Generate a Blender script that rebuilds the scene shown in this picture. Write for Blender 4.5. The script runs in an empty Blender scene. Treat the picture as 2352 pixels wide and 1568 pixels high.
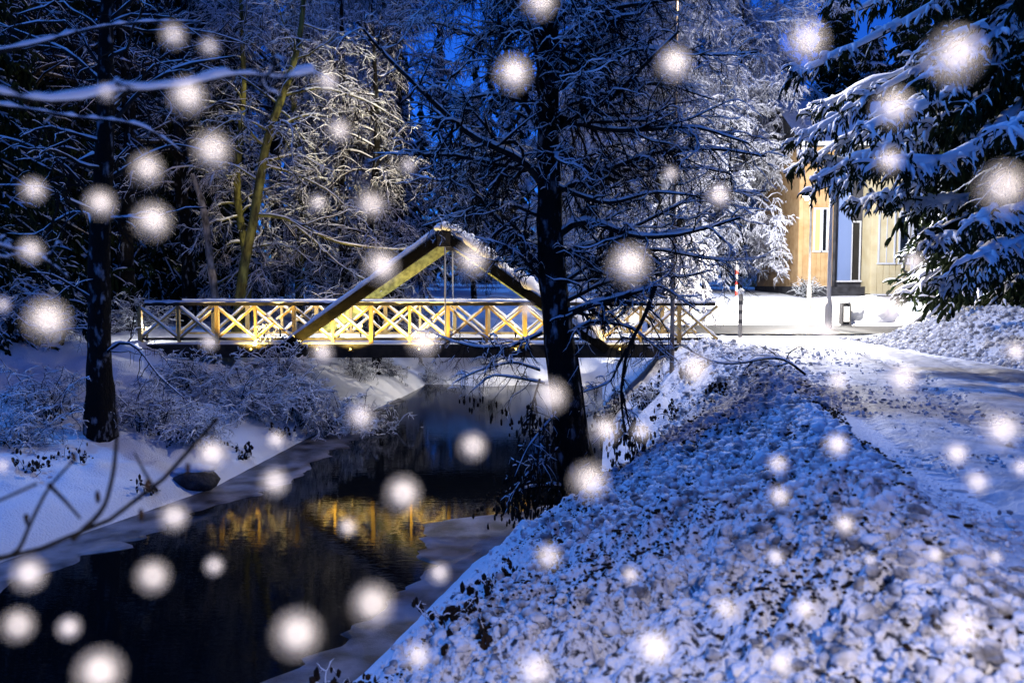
import bpy, math, random
import numpy as np
from mathutils import Vector
R = math.radians
rng = np.random.default_rng(7)
random.seed(7)
SC = bpy.context.scene
COL = SC.collection

# ------------------------------------------------------------------ camera
EYE = 1.62; K = 1960.0; PITCH = math.atan(134/K)
cd = bpy.data.cameras.new('camera'); cam = bpy.data.objects.new('camera', cd); COL.objects.link(cam)
cam.location = (0, 0, EYE); cam.rotation_euler = (math.pi/2-PITCH, 0, 0)
cd.lens = 30; cd.sensor_width = 36; cd.clip_start = 0.05; cd.clip_end = 1500
cd.dof.use_dof = True; cd.dof.focus_distance = 20.0; cd.dof.aperture_fstop = 1.7; cd.dof.aperture_blades = 0
SC.camera = cam
CP, SP = math.cos(PITCH), math.sin(PITCH)
def at(X, Y, D):                       # pixel of the 2352 wide photograph + depth in metres -> world point
    a = (X-1176)/K; b = (784-Y)/K; t = D/(CP+b*SP)
    return np.array([a*t, D, EYE+t*(b*CP-SP)])

# ------------------------------------------------------------------ world, light
w = bpy.data.worlds.new('World'); SC.world = w; w.use_nodes = True
nt = w.node_tree; bg = nt.nodes['Background']
sky = nt.nodes.new('ShaderNodeTexSky'); sky.sky_type = 'NISHITA'; sky.sun_disc = False
sky.sun_elevation = R(12); sky.sun_rotation = R(340); sky.air_density = 1.0; sky.dust_density = 0.0; sky.ozone_density = 4.0
mixn = nt.nodes.new('ShaderNodeMixRGB'); mixn.blend_type = 'MULTIPLY'; mixn.inputs[0].default_value = 1
mixn.inputs[2].default_value = (0.10, 0.42, 1.45, 1)
nt.links.new(sky.outputs[0], mixn.inputs[1]); nt.links.new(mixn.outputs[0], bg.inputs[0])
bg.inputs[1].default_value = 0.095
sd = bpy.data.lights.new('moon', 'SUN'); sd.energy = 1.75; sd.angle = R(4); sd.color = (0.09, 0.31, 1.0)
so = bpy.data.objects.new('moon', sd); COL.objects.link(so); so.rotation_euler = (R(-16), R(-24), 0)
SC.view_settings.view_transform = 'Standard'; SC.view_settings.look = 'None'
SC.view_settings.exposure = 0.0; SC.view_settings.gamma = 1.0
SC.cycles.max_bounces = 5; SC.cycles.diffuse_bounces = 2; SC.cycles.glossy_bounces = 3
SC.cycles.transparent_max_bounces = 8
SC.cycles.sample_clamp_indirect = 3.0
SC.cycles.use_denoising = True

def lamp_light(name, loc, power, color, radius=0.12, parent=None, spot=0, rot=(0, 0, 0)):
    l = bpy.data.lights.new(name, 'SPOT' if spot else 'POINT'); l.energy = power
    if spot: l.spot_size = R(spot); l.spot_blend = .35; l.color = color; l.shadow_soft_size = radius
    o = bpy.data.objects.new(name, l); COL.objects.link(o); o.location = loc; o.rotation_euler = rot
    if parent is not None: o.parent = parent
    return o

# ------------------------------------------------------------------ materials
def mat(name, col, rough=0.8, col2=None, scale=5.0, bump=0.0, bscale=30.0, emit=None, estr=0, metal=0, stretch=None, spec=0.3, lo=.35, hi=.65):
    m = bpy.data.materials.new(name); m.use_nodes = True; n = m.node_tree; b = n.nodes['Principled BSDF']
    b.inputs['Base Color'].default_value = (*col, 1); b.inputs['Roughness'].default_value = rough
    b.inputs['Metallic'].default_value = metal; b.inputs['Specular IOR Level'].default_value = spec
    if emit: b.inputs['Emission Color'].default_value = (*emit, 1); b.inputs['Emission Strength'].default_value = estr
    if col2 or bump:
        tc = n.nodes.new('ShaderNodeTexCoord'); mp = n.nodes.new('ShaderNodeMapping')
        n.links.new(tc.outputs['Object'], mp.inputs[0])
        if stretch: mp.inputs['Scale'].default_value = stretch
    if col2:
        t = n.nodes.new('ShaderNodeTexNoise'); t.inputs['Scale'].default_value = scale; t.inputs['Detail'].default_value = 6
        n.links.new(mp.outputs[0], t.inputs[0])
        r = n.nodes.new('ShaderNodeValToRGB'); r.color_ramp.elements[0].position = lo; r.color_ramp.elements[1].position = hi
        r.color_ramp.elements[0].color = (*col, 1); r.color_ramp.elements[1].color = (*col2, 1)
        n.links.new(t.outputs[0], r.inputs[0]); n.links.new(r.outputs[0], b.inputs['Base Color'])
    if bump:
        t2 = n.nodes.new('ShaderNodeTexNoise'); t2.inputs['Scale'].default_value = bscale; t2.inputs['Detail'].default_value = 5
        n.links.new(mp.outputs[0], t2.inputs[0])
        bp = n.nodes.new('ShaderNodeBump'); bp.inputs['Strength'].default_value = bump; bp.inputs['Distance'].default_value = .05
        n.links.new(t2.outputs[0], bp.inputs['Height']); n.links.new(bp.outputs[0], b.inputs['Normal'])
    return m
M = {}
M['snow'] = mat('snow', (.84, .86, .90), .6, bump=.35, bscale=14)
M['snow_far'] = mat('snow_far', (.82, .82, .90), .7)
M['bank'] = mat('bank_snow', (.03, .032, .04), .7, (.80, .82, .87), 19, .8, 30, lo=.37, hi=.50)  # dark tone: dirt together with painted shade of the gaps between lumps
M['chunk'] = mat('chunk_snow', (.16, .165, .19), .6, (.80, .81, .85), 5, .5, 30, lo=.36, hi=.53)  # darker tone carries dirt and painted gap shade
M['road'] = mat('packed_snow', (.36, .37, .41), .6, (.66, .67, .72), 3.5, .5, 25)
M['street'] = mat('wet_street', (.012, .013, .015), .6, (.04, .04, .045), .8, .2, 20)
M['ice'] = mat('snowy_ice', (.02, .02, .025), .35, (.22, .22, .26), 2.2, .3, 60)
M['bark'] = mat('dark_bark', (.008, .0075, .007), .95, (.035, .03, .025), 9, .8, 30, stretch=(1, 1, .25), spec=.1)
M['trunk_bark'] = mat('frosted_trunk_bark', (.010, .009, .008), .95, (.30, .32, .36), 7, 1.0, 26, stretch=(1, 1, .5), spec=.1, lo=.56, hi=.74)
M['twig'] = mat('dark_twig', (.010, .009, .008), .9, spec=.1)
M['mossbark'] = mat('mossy_bark', (.05, .045, .02), .95, (.22, .21, .06), 6, .8, 20, stretch=(1, 1, .35), spec=.1)
M['greybark'] = mat('grey_bark', (.05, .045, .04), .95, (.38, .36, .36), 7, .8, 20, stretch=(1, 1, .4), spec=.1)
M['needle'] = mat('dark_needles', (.004, .008, .003), .9, (.02, .032, .010), 5, spec=.1)
M['leaf'] = mat('dead_leaves', (.010, .008, .006), .9, (.035, .022, .014), 6, spec=.1)
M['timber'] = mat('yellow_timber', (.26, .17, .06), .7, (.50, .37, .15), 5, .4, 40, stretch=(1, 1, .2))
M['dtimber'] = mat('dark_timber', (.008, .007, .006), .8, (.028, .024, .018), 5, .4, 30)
M['shaded_truss'] = mat('shaded_timber', (.003, .003, .0025), .9, (.008, .007, .005), 5, .4, 30, spec=.05)  # near truss: bridge timber with its shade put into the colour
M['lit_truss'] = mat('lit_timber', (.18, .17, .04), .8, (.50, .47, .12), 7, .5, 30)  # far truss: bridge timber with the lamp glow put into the colour
M['steel'] = mat('galvanised_steel', (.35, .36, .38), .4, metal=.6)
M['stone'] = mat('dark_stone', (.02, .02, .022), .9, (.07, .07, .075), 6, .8, 14)
M['wallw'] = mat('beige_boards', (.50, .30, .13), .8, (.62, .42, .22), 2, .3, 20)
M['wally'] = mat('cream_boards', (.70, .58, .34), .8, (.80, .70, .46), 2, .3, 20)
M['wallg'] = mat('grey_render', (.05, .05, .06), .9, (.10, .10, .12), 2, .3, 20)
M['found'] = mat('foundation', (.03, .03, .035), .9, (.07, .07, .08), 3, .3, 20)
M['trim'] = mat('white_trim', (.75, .76, .8), .6)
M['trimb'] = mat('blue_white_board', (.22, .30, .55), .6)
M['glass'] = mat('dark_glass', (.01, .011, .015), .1, spec=.6)
M['litw'] = mat('lit_window', (.5, .3, .1), .5, emit=(1, .55, .15), estr=1.6)
M['lampw'] = mat('lamp_glow', (1, 1, 1), .5, emit=(1, .95, .9), estr=25)
M['lampy'] = mat('yellow_lamp_glow', (1, .8, .3), .5, emit=(1, .7, .2), estr=4)
M['pole'] = mat('pole_white', (.78, .78, .8), .5)
M['poleg'] = mat('pole_grey', (.22, .21, .2), .6, (.34, .33, .31), 4)
M['red'] = mat('red_paint', (.5, .05, .04), .5)
M['wpost'] = mat('weathered_pole', (.16, .11, .07), .9, (.5, .4, .3), 6, .5, 30, stretch=(1, 1, .3))
def dirt_and_shade(m):                                           # dirt and painted gap shade, only in the ploughed bank
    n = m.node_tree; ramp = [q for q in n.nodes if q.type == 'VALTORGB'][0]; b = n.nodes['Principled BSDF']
    a = n.nodes.new('ShaderNodeAttribute'); a.attribute_name = 'dirt_shade'; x = n.nodes.new('ShaderNodeMixRGB'); x.inputs[1].default_value = (.83, .85, .90, 1)
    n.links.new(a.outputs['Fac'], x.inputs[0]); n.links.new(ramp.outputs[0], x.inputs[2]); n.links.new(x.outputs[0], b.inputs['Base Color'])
dirt_and_shade(M['bank'])
# falling flakes: matt white that also lets light through
def flake_mat():
    m = bpy.data.materials.new('flake'); m.use_nodes = True; n = m.node_tree; n.nodes.clear()
    o = n.nodes.new('ShaderNodeOutputMaterial'); d = n.nodes.new('ShaderNodeBsdfDiffuse'); t = n.nodes.new('ShaderNodeBsdfTranslucent'); x = n.nodes.new('ShaderNodeMixShader')
    d.inputs[0].default_value = (.80, .80, .80, 1); t.inputs[0].default_value = (.8, .8, .8, 1); x.inputs[0].default_value = .25
    n.links.new(d.outputs[0], x.inputs[1]); n.links.new(t.outputs[0], x.inputs[2]); n.links.new(x.outputs[0], o.inputs[0]); return m
M['flake'] = flake_mat()
def halo_mat():  # thin shell added round each flake to imitate a soft glow
    m = bpy.data.materials.new('flake_glow'); m.use_nodes = True; n = m.node_tree; n.nodes.clear()
    o = n.nodes.new('ShaderNodeOutputMaterial'); d = n.nodes.new('ShaderNodeBsdfDiffuse'); t = n.nodes.new('ShaderNodeBsdfTransparent'); x = n.nodes.new('ShaderNodeMixShader')
    d.inputs[0].default_value = (.8, .8, .8, 1); x.inputs[0].default_value = .84
    n.links.new(d.outputs[0], x.inputs[1]); n.links.new(t.outputs[0], x.inputs[2]); n.links.new(x.outputs[0], o.inputs[0]); return m
M['halo'] = halo_mat()
def water_mat():
    m = mat('river_water', (.003, .004, .005), .02, spec=.5); n = m.node_tree; b = n.nodes['Principled BSDF']; b.inputs['IOR'].default_value = 1.17
    tc = n.nodes.new('ShaderNodeTexCoord'); mp = n.nodes.new('ShaderNodeMapping'); mp.inputs['Scale'].default_value = (1.2, 5, 1)
    t = n.nodes.new('ShaderNodeTexNoise'); t.inputs['Scale'].default_value = 2.5; t.inputs['Detail'].default_value = 3
    bp = n.nodes.new('ShaderNodeBump'); bp.inputs['Strength'].default_value = .045; bp.inputs['Distance'].default_value = .03
    n.links.new(tc.outputs['Object'], mp.inputs[0]); n.links.new(mp.outputs[0], t.inputs[0]); n.links.new(t.outputs[0], bp.inputs['Height']); n.links.new(bp.outputs[0], b.inputs['Normal'])
    return m
M['water'] = water_mat()

# ------------------------------------------------------------------ mesh helpers
def mk(name, V, F, m, parent=None, smooth=True):
    V = np.ascontiguousarray(V, dtype=np.float32).reshape(-1, 3); F = np.ascontiguousarray(F, dtype=np.int32)
    me = bpy.data.meshes.new(name); k = F.shape[1]
    me.vertices.add(len(V)); me.vertices.foreach_set('co', V.ravel())
    me.loops.add(F.size); me.loops.foreach_set('vertex_index', F.ravel())
    me.polygons.add(len(F)); me.polygons.foreach_set('loop_start', np.arange(0, F.size, k, dtype=np.int32))
    me.polygons.foreach_set('use_smooth', np.full(len(F), smooth))
    me.update(calc_edges=True)
    me.materials.append(m)
    o = bpy.data.objects.new(name, me); COL.objects.link(o)
    if parent is not None: o.parent = parent
    return o
def tag(o, label=None, cat=None, group=None, kind=None):
    if label: o['label'] = label
    if cat: o['category'] = cat
    if group: o['group'] = group
    if kind: o['kind'] = kind
    return o
def empty(name, loc=(0, 0, 0), label=None, cat=None, group=None):
    o = bpy.data.objects.new(name, None); COL.objects.link(o); o.location = loc; o.empty_display_size = .2
    return tag(o, label, cat, group)
class Mesh:                                            # collects quads
    def __init__(s): s.V = []; s.F = []; s.n = 0
    def add(s, V, F):
        V = np.asarray(V, float).reshape(-1, 3); s.V.append(V); s.F.append(np.asarray(F)+s.n); s.n += len(V)
    def box(s, x0, x1, y0, y1, z0, z1):
        v = [(x0,y0,z0),(x1,y0,z0),(x1,y1,z0),(x0,y1,z0),(x0,y0,z1),(x1,y0,z1),(x1,y1,z1),(x0,y1,z1)]
        s.add(v, [(0,3,2,1),(4,5,6,7),(0,1,5,4),(1,2,6,5),(2,3,7,6),(3,0,4,7)])
    def bar(s, a, b, wd, hg, up=(0, 0, 1)):
        a = np.array(a, float); b = np.array(b, float); t = b-a; t /= np.linalg.norm(t)
        u = np.cross(t, up)
        if np.linalg.norm(u) < 1e-3: u = np.cross(t, (0, 1, 0))
        u /= np.linalg.norm(u); v = np.cross(u, t)
        q = [p+sx*u*wd/2+sy*v*hg/2 for p in (a, b) for sx, sy in ((-1,-1),(1,-1),(1,1),(-1,1))]
        s.add(q, [(0,1,2,3),(7,6,5,4),(0,4,5,1),(1,5,6,2),(2,6,7,3),(3,7,4,0)])
    def tubes(s, P, Rr, sides=5):
        P = np.asarray(P, float); Rr = np.asarray(Rr, float)
        if P.ndim == 2: P = P[None]; Rr = Rr[None]
        m, n, _ = P.shape
        if m == 0: return
        T = np.gradient(P, axis=1); T /= np.linalg.norm(T, axis=2, keepdims=True)+1e-9
        ref = np.where(np.abs(T.mean(1)[:, 2:3]) > .8, [[1., .13, 0]], [[0, 0, 1.]])[:, None, :]
        U = np.cross(T, ref); U /= np.linalg.norm(U, axis=2, keepdims=True)+1e-9; W = np.cross(T, U)
        an = np.arange(sides)*2*math.pi/sides
        ring = P[:, :, None, :]+Rr[:, :, None, None]*(np.cos(an)[None, None, :, None]*U[:, :, None, :]+np.sin(an)[None, None, :, None]*W[:, :, None, :])
        i = np.arange(m)[:, None, None]*n*sides+np.arange(n-1)[None, :, None]*sides; j = np.arange(sides)[None, None, :]; j2 = (j+1) % sides
        F = np.stack([i+j, i+j2, i+sides+j2, i+sides+j], -1).reshape(-1, 4)
        s.add(ring, F)
    def build(s, name, m, parent=None, smooth=True):
        if not s.V: return None
        return mk(name, np.concatenate(s.V), np.concatenate(s.F), m, parent, smooth)
TAB = rng.random((256, 256))
def vn(x, y, o=0):
    x = np.asarray(x)+o*17.3; y = np.asarray(y)+o*9.1
    xi = np.floor(x).astype(int); yi = np.floor(y).astype(int); fx = x-xi; fy = y-yi
    fx = fx*fx*(3-2*fx); fy = fy*fy*(3-2*fy); g = lambda a, b: TAB[a & 255, b & 255]
    return (g(xi, yi)*(1-fx)+g(xi+1, yi)*fx)*(1-fy)+(g(xi, yi+1)*(1-fx)+g(xi+1, yi+1)*fx)*fy
def fbm(x, y, o=0, k=4):
    s = 0; a = .5
    for i in range(k): s = s+a*vn(x*2**i, y*2**i, o+i); a *= .5
    return s/(1-.5**k)
def ss(a, b, x): t = np.clip((x-a)/(b-a), 0, 1); return t*t*(3-2*t)
def ico(sub=1):
    import bmesh
    bm = bmesh.new(); bmesh.ops.create_icosphere(bm, subdivisions=sub, radius=1); bm.verts.ensure_lookup_table()
    V = np.array([v.co[:] for v in bm.verts]); F = np.array([[v.index for v in f.verts] for f in bm.faces]); bm.free(); return V, F
IV, IF = ico(2); IV1, IF1 = ico(1)
def blobs(C, S, amp=.25, hi=False, rot=True):            # lumpy balls at C with radii S (m,3) -> V, F (triangles)
    V0, F0 = (IV, IF) if hi else (IV1, IF1)
    C = np.asarray(C, float); S = np.asarray(S, float); m = len(C)
    V = V0[None]*(1+amp*(rng.random((m, len(V0), 1))-.5)*2)*S[:, None, :]
    if rot:
        a = rng.random(m)*6.28; c, s_ = np.cos(a)[:, None], np.sin(a)[:, None]
        V = np.stack([V[..., 0]*c-V[..., 1]*s_, V[..., 0]*s_+V[..., 1]*c, V[..., 2]], -1)
    V = V+C[:, None, :]
    F = (np.arange(m)[:, None, None]*len(V0)+F0[None]).reshape(-1, 3)
    return V.reshape(-1, 3), F

# ------------------------------------------------------------------ terrain
WZ = -2.17
def xl(y): return np.interp(y, [-6, 3, 8, 11.3, 15.5, 21.2, 26.5, 31, 33], [-10, -8.6, -8, -6.9, -5.5, -4.9, -3.9, -3.3, -3.2])
def xr(y): return np.interp(y, [-6, 2, 4, 8.1, 11.3, 13, 14, 16.5, 22, 31], [-4, -3.3, -2.9, -1.45, -.55, .6, 1.1, 1.75, 2.4, 3.3])
def xc(y): return np.interp(y, [-6, 0, 4, 6.6, 9, 12, 16, 22, 32], [.6, .8, 1.9, 2.6, 3.1, 3.7, 4.3, 4.7, 6])
def road_edge(y): return np.interp(y, [-6, 0, 4.2, 6.6, 9, 12, 16, 20, 27], [1.9, 2.0, 2.5, 2.95, 3.3, 4.3, 5.4, 6.2, 6.4])
def right_soft(x, y): return ss(-.1, .5, x-xr(y))*ss(2.2, 1.0, x-xr(y))*ss(20, 14, y)*(y > 1)*(np.abs(fbm(x*2.2, y*2.2, 71, 3)-.5)*3-.3)
def height(x, y, detail=True):
    x = np.asarray(x, float); y = np.asarray(y, float)
    t = xl(y)-x
    zl = WZ+np.where(t > 0, .38*(1-np.exp(-np.maximum(t, 0)/.45))+np.maximum(t, 0)*np.interp(y, [0, 16, 22, 40], [.13, .14, .34, .4]), t*.5)
    zl = np.minimum(zl, .12)
    s_ = (x-xr(y))/(xc(y)-xr(y)); sc = np.clip(s_, 0, 1)
    zr = np.where(s_ < 0, WZ+(x-xr(y))*.5, WZ+(-WZ)*(sc*.62+.38*np.sin(sc*math.pi/2)))
    berm = .20*np.exp(-((x-xc(y)-.15)/.5)**2)*ss(26, 15, y)
    zr = zr+berm
    zf = WZ+(y-31.4-1.6*(fbm(x*.6, x*0+3.3, 81)-.5)-.4*np.sin(x*1.3))*.42; zf = np.minimum(zf, .25)
    z = np.maximum(np.maximum(zl, zr), zf)
    land = ss(0, .5, z-WZ)
    z = z+np.interp(y, [0, 32.3, 34.3, 45, 90, 200], [0, 0, .45, .85, 2.0, 4])*ss(-1.2, 0, z)
    z = z+0.95*ss(9.9, 12.2, x+.4*np.sin(y*.7))*ss(11, 15, y)*ss(27, 23, y)*(.75+.5*fbm(x*.8, y*.8, 3))
    # heaps beyond the street
    z = z+.45*np.exp(-((x-13.3)/1.7)**2-((y-33)/1.0)**2)+.35*np.exp(-((x-9)/4)**2-((y-33.2)/.8)**2)
    if detail:
        right = ss(-.3, .6, x-xr(y))*(z > WZ-.2); bank = right*ss(.25, -.5, x-road_edge(y))*ss(27, 22, y)
        z = z+bank*land*(.22*(fbm(x*1.1, y*1.1, 1)-.5)+.24*(np.abs(fbm(x*3.4, y*3.4, 2, 3)-.5)*2-.2)++.11*(vn(x*10, y*10, 4)-.4)*(.3+1.4*vn(x*1.5, y*1.5, 77))+.045*(vn(x*23, y*23, 6)-.5))
        z = z+(1-bank)*land*(np.interp(y, [17, 20, 60], [.16, .42, .42])*(fbm(x*.7, y*.7, 5)-.5)*ss(5, 3.5, x*(y < 33))+.30*(fbm(x*1.5, y*1.5, 9)-.5)*ss(0, 1.2, xl(y)-x)+.08*(fbm(x*4, y*4, 10)-.5)*ss(0, 1, xl(y)-x)+.03*(fbm(x*4, y*4, 7)-.5))*np.where((x > road_edge(y)) & (y < 27) & (x < 9.3), 0, 1)*ss(26, 20, y*(x > 4.5))
        z = z+.10*(fbm(x*3, y*3, 8)-.5)*ss(10, 11.5, x)*ss(12, 15, y)
    z = z-.42*np.exp(-((x-.75-.9*(y-5.5))/.32)**2-((y-5.5)/.7)**2)+.10*right_soft(x, y)
    on_road = ss(-.05, .1, x-road_edge(y))*ss(9.6, 9.2, x)*ss(26.4, 26.0, y)
    return z-.05*on_road
def gz(x, y): return float(height(np.array([x]), np.array([y]))[0])
def steps(segs):
    out = []
    for a, b, st in segs: out.append(np.arange(a, b, st))
    return np.concatenate(out)
gx = steps([(-150, -40, 10), (-40, -12, 1.5), (-12, -3.4, .09), (-3.4, 6.5, .03), (6.5, 13, .08), (13, 40, 1.2), (40, 151, 10)])
gy = [-8]
while gy[-1] < 260: gy.append(gy[-1]+(.3 if gy[-1] < 2 else max(.02, .0065*gy[-1]) if gy[-1] < 40 else .06*gy[-1]))
gy = np.array(gy)
def grid(name, xs, ys, zf, m, **kw):
    X, Y = np.meshgrid(xs, ys); Z = zf(X, Y); V = np.stack([X, Y, Z], -1).reshape(-1, 3)
    nx, ny = len(xs), len(ys); i = (np.arange(ny-1)[:, None]*nx+np.arange(nx-1)[None, :]).ravel()
    F = np.stack([i, i+1, i+nx+1, i+nx], -1)
    return mk(name, V, F, m, **kw)
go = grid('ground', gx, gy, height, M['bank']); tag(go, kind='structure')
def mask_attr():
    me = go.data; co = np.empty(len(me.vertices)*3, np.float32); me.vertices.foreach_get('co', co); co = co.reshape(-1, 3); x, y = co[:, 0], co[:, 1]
    a = me.attributes.new('dirt_shade', 'FLOAT', 'POINT'); a.data.foreach_set('value', (ss(.7, 2.2, x-xr(y))*ss(.6, -.2, x-road_edge(y))*ss(17, 10, y)).astype(np.float32))
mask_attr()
# packed snow road with tyre marks
def road():
    ys = gy[(gy > -6) & (gy < 26.25)]; us = np.linspace(0, 1, 150); X = []; Y = []
    Y = np.repeat(ys[:, None], len(us), 1); e = road_edge(Y)+.0; X = e+(9.45-e)*us[None, :]
    d = X-e
    Z = .012+.05*(fbm(X*1.2, Y*.5, 11)-.5)+.03*(fbm(X*5, Y*3, 14)-.5)+.014*(vn(X*14, Y*9, 12)-.5)
    for c0, wd in ((.55, .22), (2.0, .25), (3.3, .25)):
        k = np.exp(-((d-c0-.12*np.sin(Y*.4))/wd)**4)
        Z += k*(-.05+.03*np.sin(Y*2*math.pi/.19)*(vn(X*6, Y*3, 13) > .35))
    V = np.stack([X, Y, Z], -1).reshape(-1, 3); nx, ny = len(us), len(ys)
    i = (np.arange(ny-1)[:, None]*nx+np.arange(nx-1)[None, :]).ravel()
    tag(mk('road', V, np.stack([i, i+1, i+nx+1, i+nx], -1), M['road']), kind='structure')
road()
tag(grid('street', np.linspace(5.2, 30, 40), np.linspace(26.35, 32.2, 14), lambda x, y: .05+.0*x+.01*fbm(x, y, 2), M['street']), kind='structure')
tag(grid('river', np.linspace(-14, 5, 4), np.linspace(-8, 33, 4), lambda x, y: WZ+0*x, M['water']), kind='structure')
# ice shelves along both shores
def shelf(ys, inner, outer, seed):
    us = np.linspace(0, 1, 14); Y = np.repeat(ys[:, None], 14, 1)
    a = inner(ys)[:, None]; b = outer(ys)[:, None]+.7*(fbm(ys*1.3, ys*.2, seed)-.5)[:, None]+.34*(vn(ys*5, ys*.3, seed+1)-.5)[:, None]+.16*(vn(ys*8, ys*.3, seed+2)-.5)[:, None]
    X = a+(b-a)*us[None, :]; Z = np.where(us[None, :] > .97, WZ-.02, WZ+.022)+0*X
    V = np.stack([X, Y, Z], -1).reshape(-1, 3); i = (np.arange(len(ys)-1)[:, None]*14+np.arange(13)[None, :]).ravel()
    return V, np.stack([i, i+1, i+15, i+14], -1)
mi = Mesh()
mi.add(*shelf(np.arange(4, 28, .12), lambda y: xl(y)-.3, lambda y: xl(y)+np.interp(y, [4, 9.5, 12, 15.5, 21, 24, 28], [.7, .9, 1.0, 1.1, 1.2, .7, .1]), 21))
mi.add(*shelf(np.arange(3, 16.4, .12), lambda y: xr(y)+.35, lambda y: xr(y)-np.interp(y, [3, 8, 10.8, 12.2, 13.2, 14.2, 16.4], [.9, .8, .55, 1.3, 2.0, .6, .0]), 25))
tag(mi.build('river_ice', M['ice']), kind='structure')

# ploughed snow chunks (uncountable)
def chunks():
    n = 85000; y = 2.4*np.exp(rng.random(n)*math.log(21/2.4)); e = road_edge(y); a = xr(y)
    u = rng.random(n)**.8; x = a+.25+(e+.15-a-.25)*u; o_ = rng.random(n) < .12; x[o_] = (e+2.6*rng.random(n)**2.5)[o_]
    keep = (vn(x*1.3, y*1.3, 30) > .30+.35*rng.random(n)) & (rng.random(n) < .25+.75*ss(.6, 1.9, x-a)); x, y = x[keep], y[keep]; n = len(x)
    s = .004+.042*rng.random(n)**4.2+.011*rng.random(n)**1.5; s *= np.interp(y, [2.6, 6, 22], [.8, 1.0, 1.5]); s[o_[keep]] *= .6
    big = rng.random(n) < .004; s[big] *= 2.0
    S = s[:, None]*(.6+1.0*rng.random((n, 3))**1.5); S[:, 2] *= .75
    C = np.stack([x, y, np.where(x > e[keep]+.1, .015, height(x, y))+s*.1], -1)
    q = (s > .013) & (y < 11); V, F = blobs(C[~q], S[~q], .38); V2, F2 = blobs(C[q], S[q], .30, True); F = np.concatenate([F, F2+len(V)]); V = np.concatenate([V, V2])
    o = mk('snow_chunks', V, F, M['chunk']); tag(o, 'loose frozen lumps of ploughed snow on the river bank', kind='stuff')
chunks()
def gap_shade_bits():                                       # dark specks that paint the shaded gaps between the snow lumps
    n = 26000; y = 2.4*np.exp(rng.random(n)*math.log(16/2.4)); e = road_edge(y); a = xr(y); x = a+.9+(e+.3-a-.9)*rng.random(n)
    k = vn(x*2.1, y*2.1, 90) > .42+.3*rng.random(n); x, y = x[k], y[k]; n = len(x); s = (.004+.012*rng.random(n)**2)*np.interp(y, [2.4, 6, 16], [1, 1.2, 1.7])
    V, F = blobs(np.stack([x, y, height(x, y)+s*.5+.008], -1), s[:, None]*np.stack([.6+1.6*rng.random(n), .7+.5*rng.random(n), .6+.3*rng.random(n)], -1), .35)
    tag(mk('shade_specks', V, F, M['leaf']), 'dark specks painting the shaded gaps in the ploughed snow', kind='stuff')
gap_shade_bits()
def bank_lumps():                                      # lumps on the right hand snowbank
    n = 9000; x = 9.6+rng.random(n)*4.5; y = 14+rng.random(n)*11
    s = .012+.07*rng.random(n)**3; C = np.stack([x, y, height(x, y)+s*.2], -1)
    V, F = blobs(C, s[:, None]*(.8+.5*rng.random((n, 3))), .25); o = mk('bank_snow_lumps', V, F, M['chunk']); tag(o, 'loose lumps on the roadside snowbank', kind='stuff')
bank_lumps()

# ------------------------------------------------------------------ branch growing
def unit(v): return v/(np.linalg.norm(v, axis=-1, keepdims=True)+1e-9)
def grow(P0, D0, L, R0, n, droop=0., wob=.2, tip=.25, curl=0.):
    m = len(P0); P = np.zeros((m, n, 3)); P[:, 0] = P0; d = unit(np.asarray(D0, float)); st = (np.asarray(L)/(n-1))[:, None]
    for i in range(1, n):
        d = unit(d+rng.normal(0, wob, (m, 3))/math.sqrt(n)*1.6+np.array([0, 0, -droop/(n-1)+curl*(i/(n-1)-.5)*4/(n-1)]))
        P[:, i] = P[:, i-1]+d*st
    Rr = np.asarray(R0)[:, None]*(1-(1-tip)*np.linspace(0, 1, n)[None, :])
    return P, Rr
def kids(P, Rr, k, t0=.15, t1=1., ang=(35, 70), lf=(.3, .6), rf=.6, flat=.0, up=0.):
    m, n, _ = P.shape; t = t0+(t1-t0)*rng.random((m, k)); f = t*(n-1); i = np.minimum(f.astype(int), n-2); f = (f-i)[..., None]
    r = np.arange(m)[:, None]; p = P[r, i]*(1-f)+P[r, i+1]*f; tg = unit(P[r, i+1]-P[r, i])
    rad = (Rr[r, i]*(1-f[..., 0])+Rr[r, i+1]*f[..., 0])*rf
    q = rng.normal(0, 1, (m, k, 3)); q[..., 2] *= (1-flat); q = unit(q-(q*tg).sum(-1, keepdims=True)*tg)
    a = np.radians(ang[0]+(ang[1]-ang[0])*rng.random((m, k)))[..., None]
    d = unit(tg*np.cos(a)+q*np.sin(a)+np.array([0, 0, up]))
    plen = np.linalg.norm(np.diff(P, axis=1), axis=2).sum(1)[:, None]
    L = plen*(lf[0]+(lf[1]-lf[0])*rng.random((m, k)))*(1.15-.6*t)
    return p.reshape(-1, 3), d.reshape(-1, 3), L.ravel(), rad.ravel()
def snow_on(mesh, P, Rr, thick, sides=5, keep=1., lump=.35, minflat=.15):
    if P.ndim == 2: P = P[None]; Rr = Rr[None]
    if keep < 1: k = rng.random(len(P)) < keep; P = P[k]; Rr = Rr[k]
    if not len(P): return
    T = unit(np.gradient(P, axis=1)); flat = np.sqrt(np.clip(1-T[..., 2]**2, 0, 1)); flat = np.clip((flat-minflat)/(1-minflat), 0, 1)
    s = (thick+Rr*.55)*flat*(1-lump+2*lump*rng.random(flat.shape)); s[:, 0] *= .6; s[:, -1] *= .35
    Q = P+np.stack([0*s, 0*s, Rr*.75+s*.55], -1)
    mesh.tubes(Q, np.maximum(s, .0005), sides)
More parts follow.
